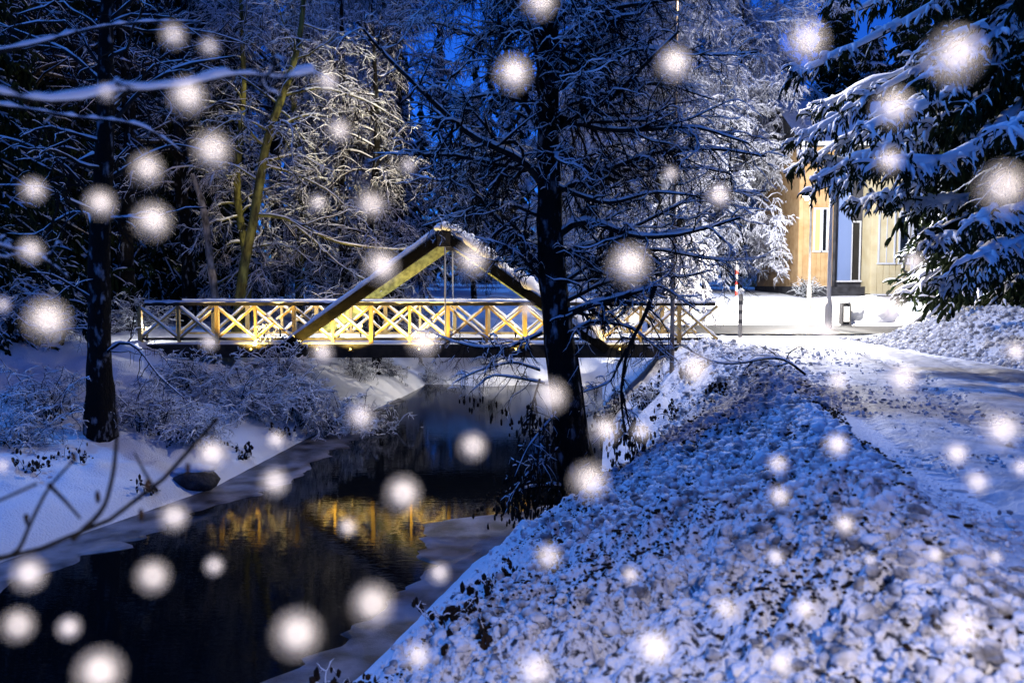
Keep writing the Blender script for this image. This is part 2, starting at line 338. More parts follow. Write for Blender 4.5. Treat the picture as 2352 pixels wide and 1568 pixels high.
def rsp(pts, n, sm=None):
    pts = np.array(pts, float); d = np.r_[0, np.cumsum(np.linalg.norm(np.diff(pts, axis=0), axis=1))]; t = np.linspace(0, d[-1], 4*n)
    q = np.stack([np.interp(t, d, pts[:, i]) for i in range(3)], -1)
    k = sm or max(1, n//3); ker = np.ones(2*k+1)/(2*k+1); qp = np.vstack([np.repeat(q[:1], k, 0), q, np.repeat(q[-1:], k, 0)])
    q = np.stack([np.convolve(qp[:, i], ker, 'valid') for i in range(3)], -1)
    q[0] = pts[0]; q[-1] = pts[-1]
    return q[np.linspace(0, len(q)-1, n).astype(int)]

# ------------------------------------------------------------------ footbridge
NY, FY = 22.7, 25.3; BX0, BX1 = -9.95, 5.6
def bridge():
    br = empty('footbridge', (BX0, NY, 0), 'wooden footbridge with snow-topped lattice railings and triangular truss over the river', 'footbridge')
    OFF = np.array([BX0, NY, 0])
    def bd(m, name, mt, parent=br, smooth=False):
        V = np.concatenate(m.V)-OFF; return mk(name, V, np.concatenate(m.F), mt, parent, smooth)
    m = Mesh(); m.box(BX0, BX1, NY+.02, FY-.02, -.10, -.02); bd(m, 'deck', M['dtimber'])
    for y in (NY-.06, FY-.06):
        m = Mesh(); m.box(BX0, BX1+1.2, y, y+.12, -.36, -.022); bd(m, 'deck_beam', M['dtimber'])
    m = Mesh(); xs = np.arange(BX0, BX1+.4, .12); ys = np.linspace(NY-.07, FY+.05, 16); X, Y = np.meshgrid(xs, ys)
    edge = np.minimum(np.minimum(Y-NY+.07, FY+.05-Y), .35)/.35
    Z = -.015+(.06+.05*fbm(X*1.5, Y*2.5, 40))*np.sqrt(np.clip(edge, 0, 1))+.12*np.exp(-((Y-FY+.25)/.22)**2)*fbm(X*.9, Y, 42)+.07*np.exp(-((Y-NY-.1)/.15)**2)*fbm(X*1.2, Y, 43)
    V = np.stack([X, Y, Z], -1).reshape(-1, 3); nx = len(xs); i = (np.arange(15)[:, None]*nx+np.arange(nx-1)[None, :]).ravel()
    m.add(V, np.stack([i, i+1, i+nx+1, i+nx], -1)); bd(m, 'deck_snow', M['snow'], smooth=True)
    sp = 2.05
    for side, y in ((0, NY), (1, FY)):
        m = Mesh(); m.box(BX0+(.2 if side == 0 else 0), BX1-.2, y-.05, y+.05, 1.02, 1.11); m.box(BX0+.1, BX1-.2, y-.03, y+.03, .10, .17)
        rail = bd(m, 'railing', M['dtimber'] if side == 0 else M['timber'])  # near rail takes the dark timber for its backlit shade
        m = Mesh(); xs = np.linspace(BX0+.2, BX1-.2, 200); P = np.stack([xs, 0*xs+y, 0*xs+1.115], -1)
        m.tubes(P, .022+.06*fbm(xs*3.1, xs*0, 44+side), 8); bd(m, 'rail_snow', M['snow'], rail, True)
        x = BX0+.05; k = 0; ds = Mesh()
        step = sp/2
        while x < BX1-.25:
            full = (k % 2 == 0)
            m = Mesh(); wd = .10 if full else .065
            m.box(x-wd/2, x+wd/2, y-.052, y+.052, -.3 if full else .05, 1.018); bd(m, 'post', M['timber'], rail)
            if x+step < BX1:
                for (za, zb) in ((.14, 1.0), (1.0, .14)):
                    dy = .012 if za < zb else -.012
                    a = (x+rng.normal(0, .008), y+dy*2, za+rng.normal(0, .012)); b = (x+step+rng.normal(0, .008), y+dy*2, zb+rng.normal(0, .012)); m = Mesh(); m.bar(a, b, .04, .065); bd(m, 'brace', M['timber'], rail)
                    P = rsp([a, b], 9); Rr = np.full(9, .032); snow_on(ds, P, Rr, .028, 5, lump=.4)
            x += step; k += 1
        bd(ds, 'brace_snow', M['snow'], rail, True)
    # king post trusses
    AX, AZ = -1.78, 3.02; HX = 4.3
    for side, y in ((0, NY-.19), (1, FY+.12)):
        top = Mesh(); 
        for sx in (-1, 1):
            hh = .34 if side else .25; m = Mesh(); m.bar((AX+sx*HX, y, -.15-(.34-hh)*-.1), (AX-sx*.05, y, AZ-.15+(.34-hh)*.3), .24, hh)
            dg = bd(m, 'truss_beam', M['lit_truss'] if side else M['shaded_truss'])
            P = rsp([(AX+sx*(HX-.1), y, .0), (AX+sx*.05, y, AZ+.02)], 30); Rr = np.full(30, .05)
            ms = Mesh(); snow_on(ms, P, Rr, (.075 if sx < 0 else .17), 8, lump=.18 if sx < 0 else .5); bd(ms, 'beam_snow', M['snow'], dg, True)
        m = Mesh(); m.box(AX-.17, AX+.17, y-.14, y+.14, AZ-.45, AZ-.02); bd(m, 'truss_joint', M['dtimber'])
        m = Mesh(); V, F = blobs([(AX, y, AZ+.08), (AX+.2, y, AZ+.03), (AX-.1, y, AZ+.02)], [(.26, .2, .14), (.2, .18, .12), (.2, .18, .1)], .15, True)
        mk('joint_snow', V-OFF, F, M['snow'], br)
        m = Mesh(); m.tubes(np.array([[AX+.02, y, -.1], [AX+.02, y, 1.5], [AX+.02, y, AZ-.4]]), np.full(3, .022), 8); bd(m, 'hanger_rod', M['steel'], smooth=True)
    # small lamps under the near handrail, shining on the far railing
    for X, pw in ((330, 130), (560, 60), (600, 50), (745, 95), (800, 50), (962, 110), (1185, 60), (1420, 30), (1590, 20)):
        x = at(X, 750, NY)[0]; y = FY-.75 if X > 340 else NY+.2
        m = Mesh(); m.tubes(np.array([[x, y, .0], [x, y, .2], [x, y, .34]]), np.array([.03, .03, .03]), 8); lp = bd(m, 'deck_lamp', M['dtimber'], smooth=True)
        V, F = blobs([(x, y, .38)], [(.05, .05, .05)], 0, True); mk('bulb', V-OFF, F, M['lampy'], lp)
        lamp_light('deck_light', (x-OFF[0], y-OFF[1], .5), pw*.42, (1, .66, .18), .06, lp)
    for X, pw in ((338, 60), (585, 75), (735, 80), (810, 50), (965, 85), (1185, 30), (1420, 12)):
        x = at(X, 790, NY)[0]; y = NY-.32
        m = Mesh(); m.box(x-.05, x+.05, y-.04, NY-.063, -.2, -.14); lp = bd(m, 'beam_lamp', M['dtimber'])
        V, F = blobs([(x, y, -.11)], [(.02, .02, .02)], 0, True); mk('bulb', V-OFF, F, M['lampy'], lp)
        lamp_light('beam_light', (x-OFF[0], y-OFF[1]-.25, -.12), pw*5.5, (1, .68, .16), .05, lp, 120, (R(180-32), 0, 0))
bridge()

# ------------------------------------------------------------------ street lamps
def street_lamp(X, Y, D, zt, power, color, label, mt, r=.07, arm=0, base=True, arm_y=0, spot=0):
    p = at(X, Y, D); x, y = p[0], D; z0 = gz(x, y)-.1
    t = empty('street_lamp', (x, y, z0), label, 'street lamp', 'street lamps')
    h = zt-z0
    m = Mesh(); m.tubes(np.array([[0, 0, 0], [0, 0, h*.5], [0, 0, h]]), np.array([r, r*.85, r*.7]), 12); m.build('pole', mt, t)
    if base: m = Mesh(); m.tubes(np.array([[0, 0, 0], [0, 0, .9], [0, 0, 1.15], [0, 0, 1.18]]), np.array([r*1.7, r*1.7, r*1.5, r*.9]), 12); m.build('pole_base', mt, t)
    if arm or arm_y:
        m = Mesh(); m.tubes(rsp([(0, 0, h-.1), (arm*.4, arm_y*.4, h+.12), (arm, arm_y, h+.15)], 6), np.full(6, r*.5), 8); m.build('arm', mt, t)
        h += .15
    m = Mesh(); m.tubes(np.array([[arm, arm_y, h+.14], [arm, arm_y, h+.10], [arm, arm_y, h-.02]]), np.array([.02, .12, .2]), 12); m.build('lamp_shade', M['poleg'], t)
    V, F = blobs([(arm, arm_y, h-.07)], [(.12, .12, .10)], 0, True); mk('bulb', V, F, M['lampw'], t)
    V, F = blobs([(arm, arm_y, h+.14)], [(.15, .15, .06)], .1, True); mk('snow_cap', V, F, M['snow'], t)
    lamp_light('street_light', (arm, arm_y, h-.32), power, color, .12, t, spot)
    return t
WARM = (1, .88, .70)
street_lamp(1858, 690, 36, 5.15, 2300, (1, .62, .27), 'slim street lamp with glowing head standing in front of the beige house wall', M['poleg'], .06, arm_y=.5)
wl = street_lamp(1903, 716, 29.5, 5.3, 8000, (1, .90, .74), 'bright white street lamp pole on a thick base beside the street', M['pole'], .075, arm=.0, arm_y=.9, spot=148)
tl = street_lamp(1543, 850, 20, 8.9, 2500, WARM, 'thin brown lamp pole beside the right end of the bridge', M['wpost'], .055, arm=.35, base=False, spot=128)
lamp_light('street_light', (0, 1.25, 4.3), 1300, (1, .80, .86), .12, wl)  # extra fill light added here to brighten the frosted trees
def added_crown_spot(t):                                    # made-up second head, added to light the tree crown across the river
    z = 9.2-t.location.z
    m = Mesh(); m.tubes(rsp([(0, 0, z-.9), (-.3, .1, z-.7), (-.5, .15, z-.68)], 6), np.full(6, .03), 8); m.build('arm', M['wpost'], t)
    m = Mesh(); m.tubes(np.array([[-.42, .12, z-.55], [-.5, .15, z-.6], [-.66, .2, z-.72]]), np.array([.03, .12, .2]), 12); m.build('lamp_shade', M['poleg'], t)
    src = np.array([-.75, .25, z-.8]); V, F = blobs([src+np.array([.06, -.03, .05])], [(.08, .08, .08)], 0, True); mk('bulb', V, F, M['lampw'], t)
    d = Vector((-4.9, 29, 6.9))-(Vector(t.location)+Vector(src)); lamp_light('street_light', tuple(src), 9500, (1, .86, .52), .1, t, 32, d.to_track_quat('-Z', 'Y').to_euler())
added_crown_spot(tl)
def near_lamp():
    t = empty('street_lamp', (0.9, -1.1, 0), 'street lamp by the road edge behind the photographer', 'street lamp', 'street lamps')
    m = Mesh(); m.tubes(np.array([[0, 0, -.1], [0, 0, 1.6], [0, 0, 3.05]]), np.array([.07, .06, .05]), 12); m.build('pole', M['poleg'], t)
    m = Mesh(); m.tubes(np.array([[0, .5, 3.31], [0, .5, 3.27], [0, .5, 3.13]]), np.array([.02, .12, .2]), 12); m.build('lamp_shade', M['poleg'], t)
    V, F = blobs([(0, .5, 3.11)], [(.12, .12, .1)], 0, True); mk('bulb', V, F, M['lampw'], t)
    m = Mesh(); m.tubes(rsp([(0, 0, 3.0), (0, .25, 3.23), (0, .5, 3.25)], 6), np.full(6, .03), 8); m.build('arm', M['poleg'], t)
    lamp_light('street_light', (0, .5, 2.85), 880, (1, .84, .72), .12, t, 146)
near_lamp()

# ------------------------------------------------------------------ trees
def deciduous(name, H, r0, seed, n_limb=26, spread=.42, droop=.9, snow=.022, bark='bark', tw=7, limb0=.18, br=11, leafs=0, lf=None, base=(0, 0, 0)):
    """returns dict of (P,R) batches"""
    pass
def tree_from(name, trunk_P, trunk_R, limbs, label, cat='tree', group=None, bark='bark', loc=(0, 0, 0), k2=10, k3=7, sn=.02, lf2=(.25, .5), lf3=(.25, .5),
              droop2=.5, droop3=.8, keep=.85, tsides=12, sides=4, wob=.35, n2=8, n3=5, minr=.0035, flat=.3, twkeep=.6, snowmat='snow', twig='twig', curl=0, lump=.35, kmul=1):
    root = empty(name, loc, label, cat, group); L0 = np.array(loc)
    def add(m, nm, mt): V = np.concatenate(m.V)-L0; return mk(nm, V, np.concatenate(m.F), mt, root)
    n_ = 90; t_ = np.linspace(0, 1, len(trunk_P)); u_ = np.linspace(0, 1, n_)
    TP = np.stack([np.interp(u_, t_, np.asarray(trunk_P)[:, i]) for i in range(3)], -1); TR = np.interp(u_, t_, trunk_R)
    m = Mesh(); m.tubes(TP, TR, tsides*2); V_ = m.V[0].reshape(n_, -1, 3); c_ = TP[:, None]; a_ = np.linspace(0, 40, V_.shape[1], endpoint=False)[None]; z_ = V_[..., 2]
    V_[:] = c_+(V_-c_)*(1+.22*(fbm(a_*.55, z_*1.6, 51)-.5)+.16*(vn(a_*1.3, z_*3, 53)-.5))[..., None]; m.V[0] = V_.reshape(-1, 3)
    tr = m; 
    lm = Mesh(); sm = Mesh(); tm = Mesh(); allL = []
    for P, Rr in limbs:
        if P.ndim == 2: P = P[None]; Rr = Rr[None]
        lm.tubes(P, Rr, 7); snow_on(sm, P, Rr, sn, 6, lump=lump)
        p, d, L, r = kids(P, Rr, k2, .12, 1, (30, 75), lf2, .55, flat)
        L = np.clip(L, .15, 3); P2, R2 = grow(p, d, L, np.maximum(r, minr*1.6), n2, droop2, wob, .3, curl)
        tm.tubes(P2, R2, sides); snow_on(sm, P2, R2, sn*.75, 5, keep, lump=lump)
        p, d, L, r = kids(P2, R2, k3, .1, 1, (25, 70), lf3, .6, flat*.5)
        L = np.clip(L, .06, 1.2); P3, R3 = grow(p, d, L, np.maximum(r, minr), n3, droop3, wob*.8, .4)
        tm.tubes(P3, R3, 3); snow_on(sm, P3, R3, sn*.55, 4, twkeep, lump=lump)
        allL.append((P2, R2, P3, R3))
    add(tr, 'trunk', M['trunk_'+bark] if 'trunk_'+bark in M else M[bark]); add(lm, 'limbs', M[bark]); add(tm, 'twigs', M[twig]); add(sm, 'branch_snow', M[snowmat])
    return root, allL
def trunk_curve(pts, rs, n=24):
    P = rsp(pts, n); P += np.c_[.03*np.sin(np.linspace(0, 9, n)), .02*np.cos(np.linspace(0, 7, n)), np.zeros(n)]
    return P, np.interp(np.linspace(0, 1, n), np.linspace(0, 1, len(rs)), rs)
def auto_limbs(P, Rr, m, t0, t1, Lr, ang, droop, az=None, n=12, wob=.3, curl=0, rf=.5):
    p, d, L, r = kids(P[None], Rr[None], m, t0, t1, ang, (1, 1), rf)
    if az is not None: pass
    L = Lr[0]+(Lr[1]-Lr[0])*rng.random(m)
    return grow(p, d, L, r, n, droop, wob, .2, curl)

# the main leafless tree at the water's edge
def main_tree():
    D = 13.5
    T = [at(1345, 1215, D), at(1322, 1100, D), at(1300, 950, D), at(1285, 820, D), at(1266, 680, D), at(1263, 540, D), at(1262, 380, D), at(1266, 200, D), at(1262, 60, D), at(1270, -120, D), at(1262, -400, D), at(1268, -800, D)]
    P, Rr = trunk_curve(T, [.40, .30, .25, .225, .20, .17, .155, .14, .12, .10, .07, .03], 44)
    H = [ # traced limbs: pixel points, end depth offset, base radius
     ([(1262,320),(1215,260),(1170,160),(1150,60),(1120,-40)], -.8, .05), ([(1258,165),(1225,100),(1195,40),(1150,-20)], .8, .045),
     ([(1255,445),(1215,375),(1150,345),(1080,315),(1020,260),(960,200),(880,125),(820,50)], -1.2, .06),
     ([(1250,625),(1185,545),(1120,480),(1080,420),(1030,310),(1000,250)], 1.0, .05), ([(1250,650),(1200,590),(1150,560),(1090,545)], -.6, .035),
     ([(1268,300),(1340,262),(1410,225),(1480,150),(1560,72)], -1.0, .055), ([(1270,330),(1330,375),(1400,420),(1480,405),(1590,380),(1680,400)], .8, .045),
     ([(1270,560),(1310,512),(1380,510),(1440,545),(1540,545),(1640,520),(1700,500)], -1.0, .055),
     ([(1290,730),(1345,705),(1400,690),(1450,675),(1508,658)], -1.2, .06), ([(1275,620),(1300,575),(1350,600),(1420,622),(1550,590)], .5, .04),
     ([(1268,180),(1320,130),(1375,90),(1440,40),(1520,-20)], 1.0, .05), ([(1268,60),(1330,0),(1400,-60)], -.5, .04),
     ([(1245,765),(1180,795),(1100,800),(1040,785),(985,760)], -.9, .03), ([(1258,505),(1180,470),(1110,470),(1040,500),(970,520)], .9, .035),
     ([(1262,240),(1200,235),(1130,215),(1060,230),(980,190)], -1, .035), ([(1262,420),(1330,450),(1400,470),(1500,440),(1600,450)], -1.2, .04),
     ([(1262,380),(1170,400),(1100,380),(1020,420),(940,400)], 1.5, .035), ([(1266,120),(1350,160),(1430,200),(1520,190),(1640,230)], 1.2, .04),
     ([(1262,90),(1180,70),(1100,90),(1000,50),(900,60)], 1.2, .035), ([(1258,30),(1180,0),(1060,-30)], -1.2, .03),
     ([(1275,650),(1360,640),(1450,610),(1560,640),(1640,620)], 1.3, .035), ([(1262,260),(1380,300),(1460,300),(1600,290),(1720,330)], -1.4, .045), ([(1262,450),(1370,400),(1500,350),(1640,340),(1760,360)], -.6, .045), ([(1262,200),(1380,120),(1500,110),(1640,130),(1740,120)], .6, .04), ([(1268,580),(1380,560),(1500,500),(1620,440),(1760,440)], .8, .04), ([(1268,100),(1400,20),(1550,0),(1680,-30)], -.8, .04), ([(1288,780),(1360,735),(1450,750),(1540,825)], -1.0, .03), ([(1285,700),(1400,642),(1520,655),(1610,720)], -.4, .035), ([(1280,660),(1380,590),(1500,570),(1650,600),(1760,590)], .5, .035)]
    limbs = []
    for pts, dd, r in H:
        n = len(pts); q = [at(X, Y, D+dd*i/(n-1)) for i, (X, Y) in enumerate(pts)]
        q = rsp(q, 14); limbs.append((q, r*(1-.72*np.linspace(0, 1, 14))))
    p, l = auto_limbs(P, Rr, 46, .40, .98, (1.2, 3.6), (50, 95), .5, wob=.45, curl=.5, rf=.22); limbs.append((p, l))
    tree, sub = tree_from('bare_tree', P, Rr, limbs, 'big leafless dark tree at the water edge in front of the bridge', bark='bark', loc=tuple(T[0]),
              k2=26, k3=16, sn=.012, droop2=.6, droop3=1.0, keep=.65, wob=.6, twkeep=.2, lf2=(.2, .48), minr=.003, curl=.4)
    L0 = T[0]
    # broken limb hanging from the snowy arm, and drooping twigs low on the trunk
    m = Mesh(); s = Mesh(); ds = Mesh()
    a = []
    for pts, dd0, dd, r in (([(1505,657),(1480,730),(1440,800),(1425,900),(1435,1000)], -1.2, -1.3, .035), ([(1440,800),(1400,880),(1340,900)], -1.2, -1.5, .02),
         ([(1322,800),(1335,880),(1345,960),(1352,1060),(1370,1100)], -.2, -.6, .02), ([(1430,900),(1445,980),(1465,1030),(1470,1080)], -1.3, -1.6, .015),
         ([(1240,870),(1222,930),(1215,1000),(1235,1070)], -.1, -.5, .02), ([(1285,940),(1250,980),(1210,1030),(1180,1100)], -.1, -.8, .022),
         ([(1295,1020),(1240,1060),(1190,1110),(1160,1180)], -.1, -1.0, .022), ([(1310,1120),(1270,1115),(1210,1120),(1170,1140)], 0, -.8, .03),
         ([(1240,850),(1180,830),(1100,850),(1040,880)], 0, -.5, .02), ([(1250,880),(1200,870),(1130,860),(1080,900)], 0, .8, .018), ([(1380,1130),(1430,1100),(1420,1060)], -.3, -.9, .02)):
        n = len(pts); q = rsp([at(X, Y, D+dd0+(dd-dd0)*i/(n-1)) for i, (X, Y) in enumerate(pts)], 12); a.append((q, r*(1-.6*np.linspace(0, 1, 12))))
    P1 = np.stack([q for q, _ in a]); R1 = np.stack([r for _, r in a]); m.tubes(P1, R1, 6); snow_on(s, P1, R1, .012, 5, lump=.4, minflat=.4)
    p, d, L, r = kids(P1, R1, 16, .1, 1, (30, 80), (.2, .5), .5); P2, R2 = grow(p, d, np.clip(L, .1, .8), np.maximum(r, .004), 7, 1.6, .5); m.tubes(P2, R2, 4); snow_on(s, P2, R2, .008, 4, .4, minflat=.5)
    p, d, L, r = kids(P2, R2, 7, .1, 1, (30, 80), (.25, .6), .5); P3, R3 = grow(p, d, np.clip(L, .05, .4), np.maximum(r, .003), 5, 2.2, .5); m.tubes(P3, R3, 3); snow_on(s, P3, R3, .007, 4, .25, minflat=.5)
    mk('hanging_twigs', np.concatenate(m.V)-L0, np.concatenate(m.F), M['twig'], tree); mk('twig_snow', np.concatenate(s.V)-L0, np.concatenate(s.F), M['snow'], tree)
    # withered leaves hanging near the foot
    tips = P3[:, -1]; tips = tips[(tips[:, 2] < at(0, 930, D)[2])]; tips = tips[rng.random(len(tips)) < .75]
    extra = np.stack([at(X, Y, D-.9+rng.random()*.8) for X, Y in zip(rng.normal(1245, 62, 260), rng.normal(1165, 30, 260))]); C = np.concatenate([tips, extra]); C = C[C[:, 2] > height(C[:, 0], C[:, 1])+.04]
    V, F = blobs(C, np.stack([.014+.012*rng.random(len(C)), .014+.01*rng.random(len(C)), .03+.05*rng.random(len(C))], -1), .3); mk('withered_leaves', V-L0, F, M['leaf'], tree)
main_tree()

# background leafless trees: four kinds, copied
def make_bg(kind, name='snowy_tree'):
    H, r0, nl, Lr, drp, sn, bark, ang, twk, k2, k3 = {
     'weeping': (15, .22, 46, (2.2, 4.6), 1.5, .018, 'bark', (40, 80), .5, 26, 14), 'frosted': (15, .16, 80, (2.0, 4.2), 1.3, .044, 'bark', (50, 95), 1., 24, 13),
     'dark': (16, .26, 40, (2.0, 5.0), 0.7, .009, 'bark', (45, 90), .12, 12, 8), 'mossy': (14, .17, 46, (2.0, 4.2), 1.5, .020, 'mossbark', (40, 85), .9, 18, 10)}[kind]
    P, Rr = trunk_curve([(0, 0, -.6), (.15, 0, H*.15), (-.25, .1, H*.35), (.2, -.1, H*.6), (0, 0, H)], [r0, r0*.85, r0*.7, r0*.5, .03], 24)
    l = auto_limbs(P, Rr, nl, .12 if kind != 'dark' else .25, .98, Lr, ang, drp, wob=.4, rf=.3)
    far = kind == 'frosted'
    t, _ = tree_from(name, P, Rr, [l], None, None, bark=bark, k2=k2, k3=k3, sn=sn, droop2=.9, droop3=1.6, keep=.8, wob=.4, n2=7, n3=4, minr=.008, twkeep=twk, lf2=(.22, .42), lf3=(.3, .55), snowmat='snow_far', lump=.5, tsides=9)
    return t
def copy_tree(o):
    c = o.copy(); COL.objects.link(c)
    for ch in list(o.children): d = ch.copy(); COL.objects.link(d); d.parent = c
    return c
protos = {}
def place(kind, X, D, sc, rz, label, cat='tree', dz=0, lean=0):
    if kind not in protos: protos[kind] = make_bg(kind); o = protos[kind]
    else: o = copy_tree(protos[kind])
    x = at(X, 650, D)[0]; o.location = (x, D, gz(x, D)+dz); o.rotation_euler = (0, lean, rz); o.scale = (sc, sc, sc)
    tag(o, label, cat, 'snowy trees behind the river')
for a in [
 ('weeping', 860, 29, .82, .5, 'drooping snowy tree lit pale yellow behind the left slope of the bridge truss'),
 ('weeping', 920, 36, .95, 2.1, 'snow-laden drooping tree standing behind the peak of the bridge truss'),
 ('weeping', 1090, 40, .66, 3.6, 'snowy tree right behind the gap left of the big trunk'),
 ('mossy', 560, 30.5, .95, .2, 'tree with mossy yellow-green trunk behind the left half of the bridge'),
 ('mossy', 690, 33, 1.0, 4.4, 'fine-twigged tree between the mossy trunk and the truss'),
 ('dark', 430, 30, 1.0, 1.2, 'dark tall tree behind the left end of the railing'),
 ('dark', 300, 27, 1.0, 3.0, 'black tree above the left bridge end'),
 ('dark', 60, 24, 1.0, 5.0, 'black snow-streaked tree at the far left edge of the photo'),
 ('weeping', 330, 38, 1.1, 4.0, 'snowy tree deep in the dark wood at left'),
 ('dark', 640, 40, 1.2, 2.0, 'tall dark tree deep behind the mossy tree'),
 ('frosted', 1420, 37, .95, .3, 'thickly frosted tree just right of the big trunk'),
 ('frosted', 1560, 41, 1.0, 1.9, 'thickly frosted tree behind the thin brown pole'),
 ('frosted', 1700, 45, 1.1, 3.3, 'frosted tree with lilac-white crown left of the lit house'),
 ('frosted', 1500, 33, 1.0, 2.7, 'nearest frosted tree behind the right half of the bridge'), ('frosted', 1620, 48, 1.25, 1.2, 'tall frosted tree behind the other frosted trees right of the trunk'), ('frosted', 1420, 52, 1.3, .7, 'tall frosted tree far back right of the big trunk'), ('weeping', 860, 50, 1.2, .9, 'tall snowy tree far back left of the sky gap'), ('weeping', 790, 31, .9, 5.5, 'snowy tree with hanging twigs close behind the left truss foot'),
 ('frosted', 1270, 46, .72, 4.5, 'frosted tree hidden behind the big trunk'),
 ('frosted', 1770, 50, 1.15, 5.3, 'frosted tree reaching over the left corner of the lit house'),
 ('frosted', 760, 48, 1.2, 1.0, 'frosted tree far back above the left truss slope'),
 ('frosted', 520, 50, 1.2, 2.6, 'frosted tree far back at upper left of the bridge')]:
    place(*a)

# conifers
def conifer_parts(H, Rb, n_lev, per, snow=.05, tw=12, z0=.06, r0=.25, fan=.35, needle_len=.4, droop=.5, hang=1.0):
    """spruce at origin: returns trunk, limb, needle, snow meshes"""
    tr = Mesh(); P, Rr = trunk_curve([(0, 0, -.6), (0, 0, H*.5), (0, 0, H)], [r0, r0*.6, .02], 16); tr.tubes(P, Rr, 9)
    zs = np.linspace(z0*H, H*.97, n_lev); p = []; d = []; L = []
    for z in zs:
        k = per; a0 = rng.random()*6.28
        for i in range(k):
            a = a0+i*6.283/k+rng.normal(0, .2); p.append((0, 0, z+rng.normal(0, .1))); d.append((math.cos(a), math.sin(a), .05-.35*(1-z/H)))
            L.append(Rb*(1-z/H)**.8*(.8+.35*rng.random())+.15)
    p = np.array(p); d = np.array(d); L = np.array(L)
    P1, R1 = grow(p, d, L, .012+.010*L, 10, droop, .12, .25, .35)
    return tr, P1, R1
def spruce_dress(P1, R1, tw, sn, hang, tl=.55, nd=.05, sides=5, fat=1.1):
    lm = Mesh(); nm = Mesh(); sm = Mesh(); lm.tubes(P1, R1, 6)
    p, d, L, r = kids(P1, R1, tw, .12, 1, (40, 75), (.1, .1), .5, .85)
    L = tl*(.6+.7*rng.random(len(p))); P2, R2 = grow(p, d, L, np.full(len(p), .012), 6, hang, .15, .4)
    nm.tubes(P2, np.full(R2.shape, 1.)*nd*np.array([.7, 1, 1, .9, .7, .2]), 5)
    snow_on(sm, P1, R1+.02, sn*fat, 6, lump=.4); snow_on(sm, P2, R2+nd*.6, sn, sides, .9, lump=.5, minflat=.1)
    # drooping sprays
    p, d, L, r = kids(P2, R2, 4, .2, 1, (30, 80), (.2, .4), .6, .3)
    L = tl*.4*(.6+.8*rng.random(len(p))); P3, R3 = grow(p, d, L, np.full(len(p), .01), 4, hang*1.8, .2, .4)
    nm.tubes(P3, np.full(R3.shape, 1.)*nd*np.array([.8, .9, .7, .15]), 4); snow_on(sm, P3, R3+nd*.45, sn*.55, 4, .75, lump=.5, minflat=.2)
    return lm, nm, sm
protos2 = {}
def spruce(kind, X, D, sc, rz, label, H=16, Rb=3.2, nl=22, per=7, tw=12, sn=.05, hang=.9, x=None):
    x = at(X, 650, D)[0] if x is None else x
    if kind not in protos2:
        root = empty('spruce'); tr, P1, R1 = conifer_parts(H, Rb, nl, per)
        lm, nm, sm = spruce_dress(P1, R1, tw, sn, hang, tl=.6, nd=.055)
        tr.build('trunk', M['bark'], root); lm.build('limbs', M['bark'], root); nm.build('needles', M['needle'], root); sm.build('branch_snow', M['snow_far'], root); protos2[kind] = root; o = root
    else: o = copy_tree(protos2[kind])
    o.location = (x, D, gz(x, D)); o.rotation_euler = (0, 0, rz); o.scale = (sc, sc, sc); tag(o, label, 'tree', 'snowy spruces')
spruce('wide', 1990, 52, .95, .3, 'dark snowy spruce rising above the lit house')
spruce('wide', 2235, 27, .9, 1.4, 'snowy spruce standing right of the lit house wall')
spruce('wide', 1730, 58, 1.0, 2.2, 'snowy spruce left of the house behind the frosted trees')
spruce('wide', 120, 44, 1.0, 2.9, 'snowy spruce deep in the left wood')
spruce('wide', 480, 56, 1.15, 3.9, 'snowy spruce far behind the mossy tree')
spruce('wide', 900, 58, 1.05, 4.9, 'snowy spruce far behind the truss peak')
spruce('wide', 1400, 62, 1.1, 5.9, 'snowy spruce far behind the big bare tree')
for X, D, sc, rz, lab in ((120, 27, .95, .4, 'nearly snowless black spruce behind the left tree'), (360, 33, 1.0, 1.7, 'nearly snowless black spruce above the left bridge end'), (-40, 21, .8, 3.1, 'nearly snowless black spruce at the left edge'), (250, 36, 1.1, 4.2, 'nearly snowless black spruce deep in the left wood'), (470, 37, 1.0, 5.2, 'nearly snowless black spruce left of the mossy trunk'), (1905, 53, 1.05, 1.1, 'black spruce above the roof left of the white lamp pole'), (2080, 51, 1.1, 2.3, 'black spruce above the roof right of the white lamp pole'), (2370, 22, 1.0, .9, 'black spruce behind the big near spruce at the right edge'), (2240, 35, 1.1, 4.9, 'black spruce behind the right wall of the lit house')):
    spruce('black', X, D, sc, rz, lab, H=17, Rb=3.4, nl=24, per=8, tw=14, sn=.007, hang=.9)
